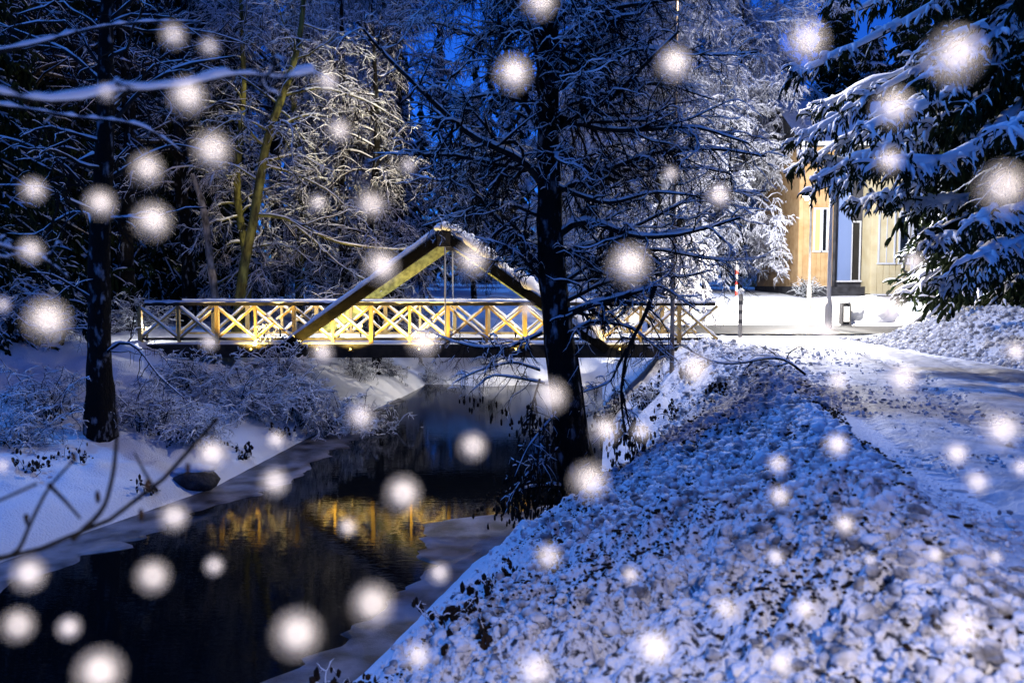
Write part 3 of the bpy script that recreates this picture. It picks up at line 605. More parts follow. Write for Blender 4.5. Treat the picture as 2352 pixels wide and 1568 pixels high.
# big near spruce at the right edge with traced boughs
def near_spruce():
    D = 15.5; X0 = 2500; b = at(X0, 650, D); g = gz(b[0], D); L0 = np.array([b[0], D, g])
    root = empty('spruce', tuple(L0), 'big dark spruce with thick snow on drooping boughs at the right edge', 'tree', 'snowy spruces')
    tr = Mesh(); P, Rr = trunk_curve([(b[0], D, g-.5), (b[0], D, 7), (b[0], D, 15)], [.35, .25, .04], 14); tr.tubes(P, Rr, 10)
    H = [([(2480,-330),(2300,-120),(2180,0),(2040,75),(1930,130),(1812,182)], -.5), ([(2480,-200),(2352,20),(2270,100),(2190,150),(2122,182)], -2.6),
     ([(2480,-20),(2330,120),(2230,180),(2160,235),(2060,275),(1972,302)], -1.6), ([(2480,-100),(2250,100),(2150,150),(2060,190),(1960,250),(1880,310),(1810,330)], 1.0),
     ([(2480,150),(2380,230),(2310,275),(2270,330),(2180,380),(2100,385),(2015,378)], -2.8), ([(2480,80),(2300,200),(2150,290),(2050,340),(1960,370),(1880,412)], .2),
     ([(2480,200),(2300,300),(2200,330),(2100,350),(2000,400),(1850,350)], 1.8), ([(2480,380),(2420,440),(2340,490),(2240,510)], -3.0), ([(2480,430),(2420,500),(2340,560),(2230,598)], -3.2),
     ([(2480,400),(2340,500),(2220,540),(2120,560)], -.6), ([(2480,250),(2420,270),(2360,285),(2310,300)], -4.0), ([(2480,-420),(2340,-200),(2200,-80),(2080,-20),(1960,30)], 1.0),
     ([(2480,480),(2340,600),(2240,640),(2150,660)], .4), ([(2480,-500),(2300,-260),(2150,-120),(2020,-60),(1930,-20)], -1.5), ([(2480,300),(2330,420),(2200,470),(2080,470),(1990,450)], 1.2),
     ([(2480,0),(2330,40),(2200,90),(2100,130)], 2.5), ([(2480,470),(2400,540),(2300,600),(2210,630)], -1.0), ([(2480,60),(2280,220),(2120,330),(1990,400),(1870,440)], 1.4), ([(2480,160),(2300,300),(2160,400),(2060,450),(1960,470)], .8), ([(2480,-40),(2280,130),(2120,240),(1980,310),(1860,370),(1800,400)], 2.2), ([(2480,-120),(2280,60),(2100,160),(1960,215),(1850,270)], 2.6)]
    a = []
    for pts, dd in H:
        n = len(pts); a.append(rsp([at(X, Y, D+dd*i/(n-1)) for i, (X, Y) in enumerate(pts)], 16))
    P1 = np.stack(a); R1 = np.repeat((.05*(1-.8*np.linspace(0, 1, 16)))[None], len(a), 0)
    lm, nm, sm = spruce_dress(P1, R1, 110, .034, .9, tl=.34, nd=.022, sides=6, fat=2.0)
    # inner boughs around the trunk
    _, P4, R4 = conifer_parts(16, 4.6, 22, 9); P4 = P4+L0; k = (P4[:, -1, 1] > D-2.2) & (P4[:, -1, 2] > 2.2); lm2, nm2, sm2 = spruce_dress(P4[k], R4[k], 40, .003, 1.0, tl=.5, nd=.04, sides=4)
    for nme, ms, mt in (('trunk', [tr], 'bark'), ('limbs', [lm, lm2], 'bark'), ('needles', [nm, nm2], 'needle'), ('branch_snow', [sm, sm2], 'snow')):
        M2 = Mesh(); 
        for q in ms:
            for V, F in zip(q.V, q.F): M2.V.append(V)
        off = 0; Fs = []
        for q in ms: 
            for F in q.F: Fs.append(F+off)
            off += q.n
        mk(nme, np.concatenate(M2.V)-L0, np.concatenate(Fs), M[mt], root)
near_spruce()

# dark tree on the left bank
def left_tree():
    D = 16.5; T = [at(228, 940, D), at(222, 800, D), at(228, 600, D), at(235, 480, D), at(250, 300, D), at(240, 50, D), at(260, -300, D)]; T[0][2] = gz(T[0][0], D)-.1
    P, Rr = trunk_curve(T, [.31, .215, .195, .17, .14, .10, .05], 30)
    limbs = []
    for pts, dd, r in (([(235,480),(150,380),(60,330),(-60,300)], -1, .05), ([(235,700),(170,660),(120,630),(70,625)], -1, .035), ([(240,420),(330,360),(400,330),(480,350)], 1, .05),
       ([(245,300),(330,200),(420,150),(540,130)], -1, .05), ([(245,200),(160,120),(60,80),(-40,40)], 1, .05), ([(222,830),(280,780),(320,800),(360,860),(430,920)], -.6, .03), ([(240,60),(330,-20),(450,-60)], 0, .05)):
        n = len(pts); limbs.append((rsp([at(X, Y, D+dd*i/(n-1)) for i, (X, Y) in enumerate(pts)], 12), r*(1-.75*np.linspace(0, 1, 12))))
    limbs.append(auto_limbs(P, Rr, 26, .35, .98, (1.5, 3.5), (50, 95), .5, wob=.45, rf=.25))
    tree_from('bare_tree', P, Rr, limbs, 'black leafless tree on the left bank in front of the bridge end', bark='bark', loc=tuple(T[0]), k2=10, k3=6, sn=.008, twkeep=.1, keep=.35, wob=.5, droop3=.9, group='bare trees')
left_tree()
# leaning moss-covered tree and pale dead stem behind the railing
def traced_tree(T, D, rs, H, label, bark, auto, sn=.016, tw=.5):
    T = [at(X, Y, D) for X, Y in T]; T[0][2] = gz(T[0][0], D)-.15; P, Rr = trunk_curve(T, rs, 26); limbs = []
    for pts, dd, r in H:
        n = len(pts); limbs.append((rsp([at(X, Y, D+dd*i/(n-1)) for i, (X, Y) in enumerate(pts)], 12), r*(1-.75*np.linspace(0, 1, 12))))
    if auto: limbs.append(auto_limbs(P, Rr, auto, .45, .98, (1.5, 3.2), (40, 85), 1.2, wob=.45, rf=.3))
    tree_from('snowy_tree', P, Rr, limbs, label, bark=bark, loc=tuple(T[0]), k2=14, k3=8, sn=sn, twkeep=tw, wob=.5, minr=.006, droop2=.9, droop3=1.2, group='snowy trees behind the river')
traced_tree([(540,720),(552,640),(572,550),(590,470),(604,390),(615,310),(660,200),(690,80),(700,-80)], 27.2, [.17,.15,.14,.12,.09,.05],
    [([(592,495),(640,495),(690,515),(760,555),(850,570),(950,575)], -.5, .06), ([(680,520),(720,550),(780,610),(850,650),(930,665)], -.8, .035), ([(612,330),(660,280),(710,262),(760,270)], -.4, .05), ([(600,420),(540,380),(480,370)], .4, .04), ([(606,380),(680,400),(760,440),(820,500)], -.3, .04), ([(650,220),(740,200),(840,230),(940,290)], -.5, .04), ([(640,240),(560,180),(480,150)], 0, .04)],
    'leaning yellow-green mossy trunk behind the left half of the railing', 'mossbark', 22)
traced_tree([(492,720),(490,650),(486,600),(478,540),(464,470),(440,400)], 28.4, [.13,.13,.12,.11,.08], [([(470,500),(500,450),(520,400)], 0, .03)], 'pale grey snow-plastered dead stem behind the left end of the railing', 'greybark', 0)
# tree just left of the view whose limbs reach in (out of focus)
def near_left_tree():
    fat = Mesh()
    D = 2.5; bx = -3.4; g = gz(bx, D); L0 = np.array([bx, D, WZ]); T = [(bx, D, WZ-.1), (bx+.05, D, 1), (bx, D, 3), (bx+.1, D, 6.5)]
    P, Rr = trunk_curve(T, [.20, .16, .12, .04], 20)
    H = [([(-900,330),(-300,150),(0,215),(60,228),(130,238),(200,228),(250,212),(330,208),(420,200),(500,182),(560,168),(640,182),(720,170)], D, D+.5, .009),
         ([(-900,200),(-400,150),(40,120),(120,90),(200,65),(300,52),(400,48),(460,52)], D+1.2, D+2.6, .014), ([(-900,260),(-300,200),(180,268),(230,285),(280,270),(330,285),(380,320),(420,352)], D+1.0, D+2.2, .010),
         ([(-900,500),(-300,480),(-30,560),(60,580),(110,600),(160,640)], D, D+2.2, .012)]
    limbs = []
    for pts, d0, d1, r in H:
        n = len(pts); q = [at(X, Y, d0+(d1-d0)*i/(n-1)) for i, (X, Y) in enumerate(pts)]; q[0] = np.array([bx, D, q[0][2]]); Q = rsp(q, 70, 4 if not limbs else None); limbs.append((Q, r*(1-.55*np.linspace(0, 1, 70)))); pass
        if len(limbs) == 1: u = np.arange(70); g_ = (vn(u*.3, u*0, 60) > .33)*(.45+.9*vn(u*.55, u*0, 61)); fat.tubes(Q+np.stack([0*u, 0*u, .006+.010*g_], -1), .0005+.0125*g_, 8)
    nt_ = tree_from('bare_tree', P, Rr, limbs, 'tree at the left edge whose thin snowy boughs reach in front of the wood', bark='bark', loc=tuple(L0), k2=7, k3=3, sn=.004, lf2=(.03, .08), keep=.6, twkeep=.2, group='bare trees', lump=.85, wob=.7)[0]
    mk('bough_snow', np.concatenate(fat.V)-L0, np.concatenate(fat.F), M['snow'], nt_)
near_left_tree()

# ------------------------------------------------------------------ shrubs
def shrub(name, x, y, H, spread, n, label, sn=.03, k2=10, k3=8, keep=.8, tw=.45, droop=.9, cat='shrub', group='snowy shrubs', minr=.004, leafy=0, zoff=0):
    sn = sn*.5; z = gz(x, y)+zoff; root = empty(name, (x, y, z), label, cat, group)
    a = rng.random(n)*6.28; q = rng.random(n); d = np.stack([np.cos(a)*q*spread, np.sin(a)*q*spread, np.ones(n)], -1)
    p0 = np.stack([rng.normal(0, .12*spread, n), rng.normal(0, .12*spread, n), np.full(n, -.1)], -1)
    P, Rr = grow(p0, d, H*(.6+.6*rng.random(n)), np.full(n, max(.006, .011*H)), 9, droop, .4, .35)
    tm = Mesh(); sm = Mesh(); tm.tubes(P, Rr, 5); snow_on(sm, P, Rr, sn, 5, lump=.5)
    p, d, L, r = kids(P, Rr, k2, .2, 1, (30, 80), (.25, .5), .6); P2, R2 = grow(p, d, L, np.maximum(r, minr*1.3), 6, .8, .5); tm.tubes(P2, R2, 4); snow_on(sm, P2, R2, sn*.9, 5, keep, lump=.5)
    p, d, L, r = kids(P2, R2, k3, .2, 1, (30, 80), (.3, .6), .6); P3, R3 = grow(p, d, L, np.maximum(r, minr), 4, 1, .5); tm.tubes(P3, R3, 3); snow_on(sm, P3, R3, sn*.75, 4, tw, lump=.5)
    tm.build('stems', M['twig'], root); sm.build('stem_snow', M['snow'], root)
    if leafy:
        C = P3[:, -1]; C = C[rng.random(len(C)) < leafy]; V, F = blobs(C, np.stack([.012+.02*rng.random(len(C))]*2+[.02+.04*rng.random(len(C))], -1), .3); mk('withered_leaves', V, F, M['leaf'], root)
    return root
def at_ground(X, Y, D0=4, D1=60):                     # first ground hit along the pixel's ray
    D = D0
    while D < D1:
        p = at(X, Y, D)
        if p[2] <= gz(p[0], D): return p[0], D
        D += .1
    return p[0], D1
for X, D, H, sp, n, sn, lab in [
 (430, 20.6, 1.3, 1.1, 34, .026, 'dark snow-flecked shrub under the left third of the bridge'), (560, 20.4, 1.5, 1.1, 40, .030, 'snowy shrub below the bridge beneath the mossy tree'),
 (680, 20.9, 1.55, 1.1, 44, .034, 'dense snowy shrub under the middle of the bridge'), (785, 21.6, 1.5, 1.1, 48, .036, 'lamp-lit white shrub under the truss foot by the water'),
 (850, 22.2, 1.25, 1.2, 40, .036, 'white drooping shrub leaning over the black water'), (620, 22.3, 1.5, 1.1, 38, .032, 'snowy shrub tucked right under the bridge deck'),
 (330, 17.6, 1.2, 1.2, 34, .022, 'blurred dark shrub right of the black left tree'), (110, 17.0, 1.3, 1.3, 34, .022, 'blurred snowy shrub left of the black left tree'),
 (20, 15.5, 1.0, 1.2, 30, .022, 'snowy shrub at the left edge above the blue bank'), (440, 17.2, .9, 1.1, 30, .024, 'low snowy shrub at the top of the left bank slope'),
 (300, 25.5, 1.5, 1.2, 34, .018, 'dark shrub beside the left end of the bridge'), (60, 21, 2.0, 1.3, 34, .030, 'tall bluish snowy shrub near the left edge behind the tree'),
 (890, 29.5, .9, 1.2, 24, .02, 'low shrub on the far left shore seen beneath the bridge'), (985, 32.2, .8, 1.3, 22, .02, 'shrub on the far bank seen under the bridge left of the trunk'), (1130, 33.2, .9, 1.3, 22, .02, 'shrub on the far bank seen under the bridge beside the trunk'), (820, 27.5, 1.0, 1.2, 26, .02, 'shrub at the left abutment beneath the bridge deck'),
 (1540, 34.5, .8, 1.2, 20, .03, 'small snowy shrub beyond the right bridge end')]:
    x = at(X, 650, D)[0]; shrub('shrub', x, D, H, sp, n, lab, sn)
for X, Y, H, sp, n, sn, lab in [(1400, 960, .9, 1.1, 16, .02, 'bare lamp-lit shrub on the right bank behind the big trunk'), (1490, 930, .8, 1.3, 18, .02, 'dark-twigged shrub on the right bank below the thin pole'), (1600, 860, .5, 1.2, 12, .018, 'low snowy shrub at the crest of the right bank')]:
    x, y = at_ground(X, Y, 8); shrub('shrub', x, y, H, sp, n, lab, sn, leafy=.15)
for X, Y, H, sp, n, lab in [(1050, 1440, .30, .9, 16, 'clump of withered stalks at the ice edge at lower centre'), (1150, 1330, .25, 1.0, 14, 'withered stalks on the bank just below the ice tongue'), (820, 1600, .30, 1.0, 18, 'frosty withered stalks at the bottom edge of the photo'), (1090, 1480, .22, 1, 12, 'small dark stalks right of the lower ice edge'), (170, 1060, .5, .7, 9, 'dark stalks on the left bank above the arching twigs'), (60, 1090, .45, .8, 9, 'dark stalks near the left edge on the blue bank'), (330, 1120, .35, .9, 8, 'dark stalks left of the rock'), (560, 1040, .4, .9, 10, 'thin stalks on the left bank right of the rock'), (640, 1000, .4, .9, 12, 'thin stalks at the water side of the left bank'), (400, 1010, .45, .9, 12, 'dry stalks at the top of the left bank'), (1560, 960, .4, 1, 8, 'thin stalks on the right bank below the lamp pole'), (1660, 900, .35, 1, 8, 'thin stalks near the crest of the right bank')]:
    x, y = at_ground(X, Y, 3 if Y > 1200 else 9); shrub('withered_plant', x, y, H, sp, n, lab, .009, 4, 3, leafy=.5, cat='plant', group='withered plants by the water', minr=.002)
# dark bare branch lying at the crest of the bank
def crest_branch():
    D = 13.8; L0 = at(1830, 850, D); pts = [at(1850, 860, D), at(1800, 822, D), at(1760, 822, D), at(1700, 836, D), at(1640, 835, D), at(1560, 790, D+.3)]
    root = empty('fallen_branch', tuple(L0), 'dark bare branch sticking out of the crest of the snow bank', 'branch')
    P = rsp(pts, 16); Rr = .022*(1-.7*np.linspace(0, 1, 16)); m = Mesh(); s = Mesh(); m.tubes(P, Rr, 6)
    p, d, L, r = kids(P[None], Rr[None], 14, .1, 1, (25, 60), (.15, .4), .6); P2, R2 = grow(p, d, L, np.maximum(r, .004), 7, .6, .4); m.tubes(P2, R2, 4); snow_on(s, P, Rr, .008, 5); snow_on(s, P2, R2, .006, 4, .6)
    mk('stem', np.concatenate(m.V)-L0, np.concatenate(m.F), M['twig'], root); mk('branch_snow', np.concatenate(s.V)-L0, np.concatenate(s.F), M['snow'], root)
crest_branch()
# out-of-focus bare twigs in the lower left, close to the camera
def near_twigs():
    D = 2.3; L0 = np.array([-2.6, 2.2, WZ]); root = empty('bare_bush', tuple(L0), 'blurred dark bare twigs arching in the lower left corner', 'bush')
    H = [([(-900,1700),(-300,1330),(0,1280),(130,1278),(250,1232),(350,1160),(420,1070),(440,1000),(500,960)], 0, .5, .0085), ([(-100,1290),(40,1275),(70,1200),(110,1120),(165,1060)], 0, .2, .005),
         ([(165,1240),(240,1170),(262,1080),(270,980),(262,900)], 0, .3, .0055), ([(-900,1500),(-300,1240),(0,1180),(70,1150),(85,1110)], -.1, .0, .006), ([(110,1110),(150,1150),(185,1190)], .1, .1, .0045), ([(360,1130),(330,1080),(310,1040)], .2, .4, .004)]
    m = Mesh()
    for pts, a, b, r in H:
        n = len(pts); q = [at(X, Y, D+a+(b-a)*i/(n-1)) for i, (X, Y) in enumerate(pts)]
        if pts[0][0] < -500: q[0] = L0+np.array([.1, 0, 0])
        P = rsp(q, 20); Rr = 1.45*r*(1-.5*np.linspace(0, 1, 20)); m.tubes(P, Rr, 6)
    mk('stems', np.concatenate(m.V)-L0, np.concatenate(m.F), M['twig'], root)
    C = np.stack([at(X, Y, D+.15) for X, Y in ((170, 1050), (225, 1140), (340, 1110), (430, 1075), (60, 1190), (325, 1180))]); V, F = blobs(C, [(.008, .008, .02)]*len(C), .3); [mk('bud', V[i*12:(i+1)*12]-L0, F[:20], M['leaf'], root) for i in range(6)]
near_twigs()
# rock on the left bank edge
def rock():
    x, y = at_ground(452, 1115, 8); V, F = blobs([(0, 0, .05)], [(.42, .28, .24)], .18, True)
    r = empty('rock', (x, y, gz(x, y)), 'dark rock at the edge of the left snow bank', 'rock'); mk('stone', V, F, M['stone'], r)
    V, F = blobs([(-.05, .03, .27)], [(.36, .24, .10)], .15, True); mk('snow_cap', V, F, M['snow'], r)
rock()

# ------------------------------------------------------------------ buildings
def house():
    D = 42.; s = D/K
    def X(px): return (px-1176)*s
    x0 = X(1828); z0 = .6
    root = empty('house', (x0, D, z0), 'lamp-lit house with cream board walls and tall dark windows behind the street', 'house')
    O = np.array([x0, D, z0])
    def b(name, boxes, mt, parent=root):
        m = Mesh()
        for q in boxes: m.box(*q)
        return mk(name, np.concatenate(m.V)-O, np.concatenate(m.F), mt, parent, False)
    def boards(xa, xb, y, za, zb, st=.22):
        out = []; x = xa
        while x < xb-.02: out.append((x+.01, min(x+st-.012, xb), y-.03, y, za, zb)); x += st
        return out
    zt = 8.2; zb = 1.45
    b('left_wall', [(X(1830), X(1912), D, D+7, zb, zt)]+boards(X(1830), X(1912), D, zb, zt), M['wallw'])
    b('middle_wall', [(X(1912), X(1985), D+.5, D+7, zb, zt)], M['wallg'])
    b('bay_wall', [(X(1985), X(2080), D-.6, D+7, zb-.35, zt)]+boards(X(1985), X(2080), D-.6, zb-.35, zt, .3), M['wally'])
    b('right_wall', [(X(2080), X(2240), D+.2, D+7, zb-.2, zt)], M['wallg'])
    b('foundation', [(X(1826), X(1985), D-.02, D+7.05, .2, zb-.003), (X(1983), X(2083), D-.64, D-.05, .2, zb-.353), (X(2083), X(2244), D+.15, D+.3, .2, zb-.203)], M['found'])
    b('corner_board', [(X(1928), X(1958), D+.38, D+.497, zb+.3, zt)], M['trimb'])
    b('corner_board', [(X(2074), X(2084), D-.66, D-.55, zb-.35, zt)], M['trim'])
    b('corner_board', [(X(1908), X(1914), D-.06, D+.2, zb, zt)], M['found'])
    b('window_sill', [(X(1926), X(1984), D+.3, D+.497, zb+.22, zb+.3)], M['trim'])
    b('plinth_ledge', [(X(1985), X(2086), D-.74, D-.64, zb-.43, zb-.353), (X(2086), X(2200), D+.05, D+.2, zb-.28, zb-.2)], M['trim'])
    def window(xa, xb, y, za, zc, gm, bars=1):
        f = b('window', [(xa-.07, xa, y-.07, y, za, zc), (xb, xb+.07, y-.07, y, za, zc), (xa-.07, xb+.07, y-.07, y, zc, zc+.08), (xa-.1, xb+.1, y-.1, y, za-.08, za)]+[(xa+(xb-xa)*(i+1)/(bars+1)-.02, xa+(xb-xa)*(i+1)/(bars+1)+.02, y-.05, y-.01, za, zc) for i in range(bars)], M['trim'])
        b('pane', [(xa, xb, y-.03, y-.012, za, zc)], gm, f)
    window(X(1962), X(1978), D+.5, zb+.32, 4.6, M['glass'], 0); window(X(1866), X(1878), D-.03, 3.2, 5.2, M['litw'], 0); window(X(1884), X(1892), D-.03, 3.2, 5.2, M['glass'], 0)
    window(X(2002), X(2034), D-.64, 2.6, 5.0, M['wally'], 1); window(X(2048), X(2066), D-.64, 2.6, 5.0, M['glass'], 0)
    m = Mesh(); y0, y1, xa, xb = D-1.1, D+7.5, X(1815), X(2260); yr = (y0+y1)/2
    m.add([(xa,y0,zt),(xb,y0,zt),(xb,y1,zt),(xa,y1,zt),(xa,yr,zt+2.6),(xb,yr,zt+2.6)], [(0,1,5,4),(2,3,4,5),(0,3,2,1)]); m.add([(xa,y0,zt),(xa,yr,zt+2.6),(xa,y1,zt),(xa,y1,zt)], [(0,1,2,3)])
    rf = mk('roof', np.concatenate(m.V)-O, np.concatenate(m.F), M['found'], root, False)
    m = Mesh(); m.add([(xa-.1,y0-.1,zt+.1),(xb+.1,y0-.1,zt+.1),(xb+.1,yr,zt+2.85),(xa-.1,yr,zt+2.85),(xa-.1,y0-.1,zt-.1),(xb+.1,y0-.1,zt-.1)], [(0,1,2,3),(4,5,1,0)]); mk('roof_snow', np.concatenate(m.V)-O, np.concatenate(m.F), M['snow'], rf, False)
house()
def cottage():
    D = 55.; s = D/K; X = lambda px: (px-1176)*s; O = np.array([X(1715), D, 1])
    root = empty('cottage', tuple(O), 'distant cottage with orange lit windows half hidden by the frosted trees', 'cottage')
    def b(name, boxes, mt, parent=root):
        m = Mesh()
        for q in boxes: m.box(*q)
        return mk(name, np.concatenate(m.V)-O, np.concatenate(m.F), mt, parent, False)
    b('wall', [(X(1715), X(1765), D, D+5, .5, 4.2)], M['wallw']); b('wall', [(X(1765)+.01, X(1828), D+.5, D+5, .5, 4.2)], M['wallg'])
    for a, c, z in ((1806, 1814, 2.2), (1818, 1824, 2.9)):
        f = b('window', [(X(a)-.05, X(c)+.05, D+.44, D+.497, z-.05, z+.75)], M['trim']); b('pane', [(X(a), X(c), D+.42, D+.437, z, z+.7)], M['litw'], f)
    m = Mesh(); xa, xb, y0, y1 = X(1705), X(1838), D-.5, D+5.5; yr = D+2.5
    m.add([(xa,y0,4.2),(xb,y0,4.2),(xb,y1,4.2),(xa,y1,4.2),(xa,yr,6),(xb,yr,6)], [(0,1,5,4),(2,3,4,5),(0,3,2,1)]); mk('roof', np.concatenate(m.V)-O, np.concatenate(m.F), M['snow'], root, False)
cottage()
# hedge below the left wall, bin, posts
x = at(1862, 690, 40)[0]; shrub('hedge_bush', x, 40.6, 1.1, .5, 60, 'clipped golden-lit hedge at the foot of the beige wall', .02, 6, 4, keep=.3, tw=.2, droop=.2, cat='hedge')
def post(name, X, Yb, Yt, D, r, mt, label, cat, cap=True, stripes=None, group=None):
    p = at(X, Yb, D); g = gz(p[0], D)-.05; h = at(X, Yt, D)[2]-g; t = empty(name, (p[0], D, g), label, cat, group)
    m = Mesh(); m.tubes(np.array([[0, 0, 0], [0, 0, h/2], [0, 0, h]]), np.full(3, r), 10); m.build('shaft', mt, t)
    if stripes:
        for i in range(3):
            z = h*(.35+.2*i); m = Mesh(); m.tubes(np.array([[0, 0, z], [0, 0, z+h*.08]]), np.full(2, r*1.06), 10); m.build('band', stripes, t)
    if cap: V, F = blobs([(0, 0, h+r*.5)], [(r*1.7, r*1.7, r*1.6)], .12, True); mk('snow_cap', V, F, M['snow'], t)
post('marker_post', 1700, 775, 672, 26, .065, M['poleg'], 'grey post with round snow cap beside the street', 'post', stripes=M['found'])
post('marker_post', 1690, 725, 600, 33, .05, M['pole'], 'thin white post with reddish band behind the grey post', 'post', stripes=M['red'], cap=False)
def bin_():
    p = at(1941, 722, 31.8); g = gz(p[0], 31.8); t = empty('litter_bin', (p[0], 31.8, g), 'small dark litter bin with white front beside the snow heap', 'litter bin')
    m = Mesh()
    for q in ((-.17, -.12, -.15, .15, 0, .75), (.12, .17, -.15, .15, 0, .75), (-.12, .12, .1, .15, 0, .75), (-.17, .17, -.15, .15, .752, .8)): m.box(*q)
    m.build('casing', M['found'], t, False); m = Mesh(); m.box(-.118, .118, -.13, .09, .12, .7); m.build('front', M['trim'], t, False)
    V, F = blobs([(0, 0, .84)], [(.2, .18, .08)], .1, True); mk('snow_cap', V, F, M['snow'], t)
bin_()
def heap(x, y, sx, sy, sz, label):
    V, F = blobs([(0, 0, 0)]+[(rng.normal(0, sx*.5), rng.normal(0, sy*.4), sz*.3) for _ in range(12)], [(sx, sy, sz)]+[(sx*.35, sy*.5, sz*.5)]*12, .1, True)
    o = mk('snow_heap', V, F, M['snow']); o.location = (x, y, gz(x, y)-.1); tag(o, label, 'snow heap', 'ploughed snow heaps')
heap(at(2010, 700, 32)[0], 32.6, 1.1, .7, .75, 'rounded white snow heap right of the litter bin'); heap(at(2120, 700, 31.5)[0], 32.2, .8, .5, .5, 'small bluish snow heap in front of the grey house wall')

# ------------------------------------------------------------------ far wood
def far_wood():
    N = Mesh(); S = Mesh()
    n = 150; x = rng.random(n)*150-75; y = 66+rng.random(n)*25; h = 13+rng.random(n)*7
    for i in range(n):
        k = 90; t = rng.random(k)**.7; a = rng.random(k)*6.28; L = (1-t)*2.6+.3; z = t*h[i]+.5+height(np.array([x[i]]), np.array([y[i]]))[0]
        P0 = np.stack([np.full(k, x[i]), np.full(k, y[i]), z], -1); P, Rr = grow(P0, np.stack([np.cos(a), np.sin(a), np.full(k, -.1)], -1), L, np.full(k, .28), 5, .8, .2, .3)
        N.tubes(P, Rr, 5); snow_on(S, P, Rr*.4+.12, .06, 4, .8, lump=.4)
    r = N.build('distant_wood', M['needle']); tag(r, 'dark snowy conifer wood closing the view far behind', kind='stuff')
    S.build('wood_snow', M['snow_far'], r)
far_wood()

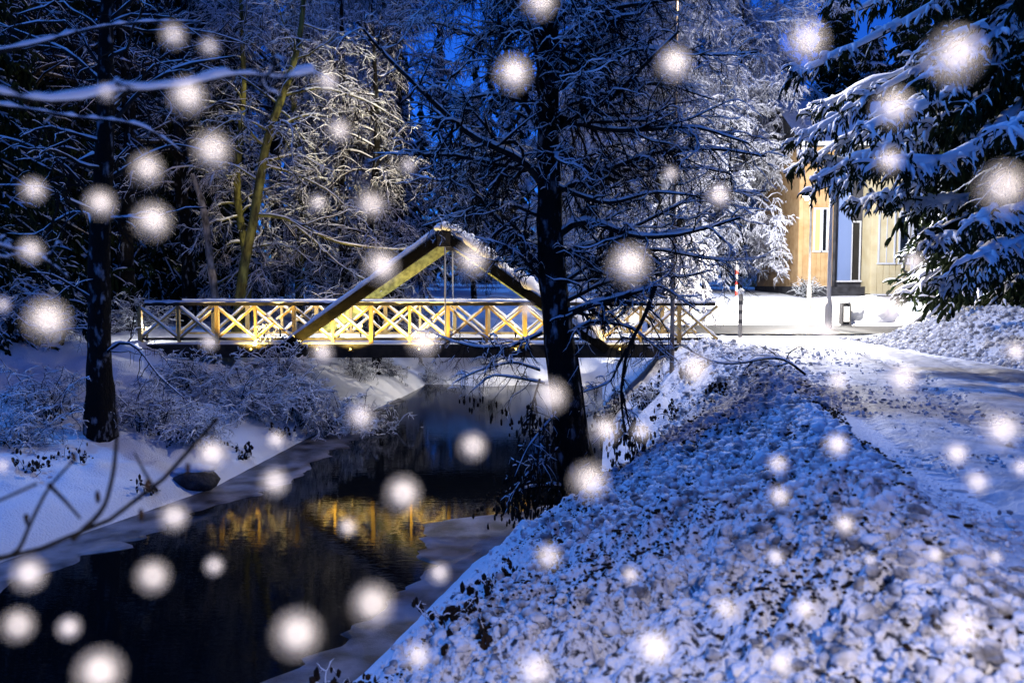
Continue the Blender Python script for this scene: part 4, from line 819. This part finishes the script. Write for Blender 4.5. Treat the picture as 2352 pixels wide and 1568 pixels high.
# ------------------------------------------------------------------ falling snowflakes
FL = [(397,82,22,'above the pale bough at upper left'),(480,108,20,'upper left, right of its larger twin above the bough'),(243,213,18,'touching the pale snowy bough at left'),(430,222,28,'just under the right end of the pale bough'),
(487,345,32,'large one before the dark wood left of the mossy trunk'),(337,388,27,'in the dark wood left of the largest upper-left flake'),(77,437,22,'near the left edge in the black wood'),(230,467,24,'above the black left tree trunk'),
(350,507,28,'in the black wood right of the left trunk'),(70,575,20,'at the left edge over the black tree'),(108,735,34,'large one before the blue shrub at the left edge'),(752,188,20,'over the pale lit branches at upper centre-left'),
(779,300,22,'over the yellow-lit crown'),(730,467,18,'smaller of two side by side above the truss slope'),(851,470,26,'larger of two side by side above the truss slope'),(875,612,26,'on the left slope of the truss'),
(1083,597,28,'on the right slope of the truss'),(937,381,16,'small one over the dark twigs above the truss'),(1178,170,26,'in front of the blue sky gap left of the trunk'),(1240,5,26,'at the top edge over the big trunk'),
(1547,147,26,'among the bare limbs right of the big trunk near the top'),(1851,97,34,'before the lilac frosted crown at upper right'),(2190,130,42,'largest one over the topmost spruce bough'),(2050,247,32,'over the spruce bough left of centre'),
(1540,400,16,'small one above the thin brown pole'),(1650,450,20,'over the frosted crown right of the thin pole'),(1444,608,30,'right of the big trunk above the snowy arm'),(2040,370,24,'on the sagging spruce bough'),
(2302,432,40,'large one by the right edge below the spruce bough'),(2098,602,18,'beside the right wall of the lit house'),(480,787,16,'on the bridge deck near its left end'),(740,810,18,'under the bridge beam left of centre'),
(972,785,26,'on the bridge deck below the truss peak'),(1210,712,14,'tiny one where the handrail meets the big trunk'),(1265,910,30,'in front of the big trunk below the bridge'),(828,958,22,'at the tip of the white drooping shrub'),
(633,1010,16,'on the left bank slope below the shrubs'),(485,1043,24,'on the blue left bank above the rock'),(1085,1025,26,'over the black water under the bridge'),(1389,988,22,'left one of a pair on the bank right of the trunk'),
(1473,990,20,'right one of a pair on the bank right of the trunk'),(630,1107,26,'over the grey ice shelf'),(925,1133,30,'over black water just above the golden reflection'),(1352,1105,32,'at the foot of the big trunk'),
(399,1187,26,'over the lower edge of the left bank'),(798,1210,18,'in the golden reflection'),(1258,1278,26,'on the bright bank below the tree foot'),(350,1323,32,'over black water below the left bank'),
(491,1299,20,'small one over black water left of centre'),(66,1318,28,'at the left edge below the arching twigs'),(1008,1316,20,'at the ice edge above the stalks'),(855,1387,38,'large one above the lower ice edge'),
(681,1455,42,'largest one over the black water at the bottom'),(41,1435,32,'in the bottom left corner'),(158,1441,20,'small one right of the bottom left corner flake'),(228,1543,38,'cut by the bottom edge at left'),
(959,1507,24,'on the frosty bank near the bottom centre'),(1225,1540,34,'at the bottom edge below the dark hollow'),(1594,850,26,'bright one at the right bridge end'),(1895,760,18,'at the foot of the white lamp pole'),
(1922,875,20,'left one of two on the road beyond the crest'),(2070,870,28,'right one of two on the road beyond the crest'),(1920,1022,20,'on the crest of the lumpy bank'),(1785,1066,20,'upper one of a vertical pair on the lumpy bank'),
(1789,1140,20,'lower one of a vertical pair on the lumpy bank'),(1938,1205,18,'faint one at the middle of the lumpy bank'),(2297,988,32,'large one over the blue road at right'),(2195,1043,20,'small one over the blue road'),
(2242,1108,22,'above the tyre marks at right'),(2345,1075,18,'cut by the right edge over the road'),(2045,712,26,'in front of the snow heap by the house'),(1780,1280,16,'faint one below the vertical pair'),
(2147,1275,16,'faint one left of the tyre marks'),(1998,1285,14,'faint one on the grey lumps'),(2285,1280,14,'faint one on the tyre marks'),(1447,1320,16,'faint one on the dark hollow'),
(1665,1400,24,'left one of two side by side on the lower lumps'),(1845,1400,20,'right one of two side by side on the lower lumps'),(1500,1490,34,'faint large one on the lowest lumps'),(1790,1525,22,'near the bottom edge right of centre'),
(2205,1450,38,'large pale one near the bottom right corner'),(2330,808,18,'on the bright road at the right edge'),(4,1070,16,'cut by the left edge over the blue bank'),(4,700,16,'cut by the left edge beside the blue shrub')]
V, F = blobs([(0, 0, 0)], [(1, 1, 1)], .04, True); fproto = mk('snowflake', V, F, M['flake']); fme = fproto.data; bpy.data.objects.remove(fproto)
V, F = blobs([(0, 0, 0)], [(1, 1, 1)], .0, True); hp = mk('glow_shell', V, F, M['halo']); hme = hp.data; bpy.data.objects.remove(hp)
APER = cd.lens/1000/cd.dof.aperture_fstop
for X, Y, r, lab in FL:
    D = .5*APER*K/(.85*r); D = min(max(D, .5), 1.9)
    p = at(X, Y, D); o = bpy.data.objects.new('snowflake', fme); COL.objects.link(o); o.location = p; s = .46*r*D/K*(.85+.35*rng.random()); o.scale = (s, s, s)
    o.rotation_euler = tuple(rng.random(3)*6)
    tag(o, 'falling snowflake '+lab, 'snowflake', 'falling snowflakes')
    h = bpy.data.objects.new('glow_shell', hme); COL.objects.link(h); h.parent = o; h.scale = (2.5, 2.5, 2.5); h.location = (.0, 0, 0)
print('verts', sum(len(m.vertices) for m in bpy.data.meshes))
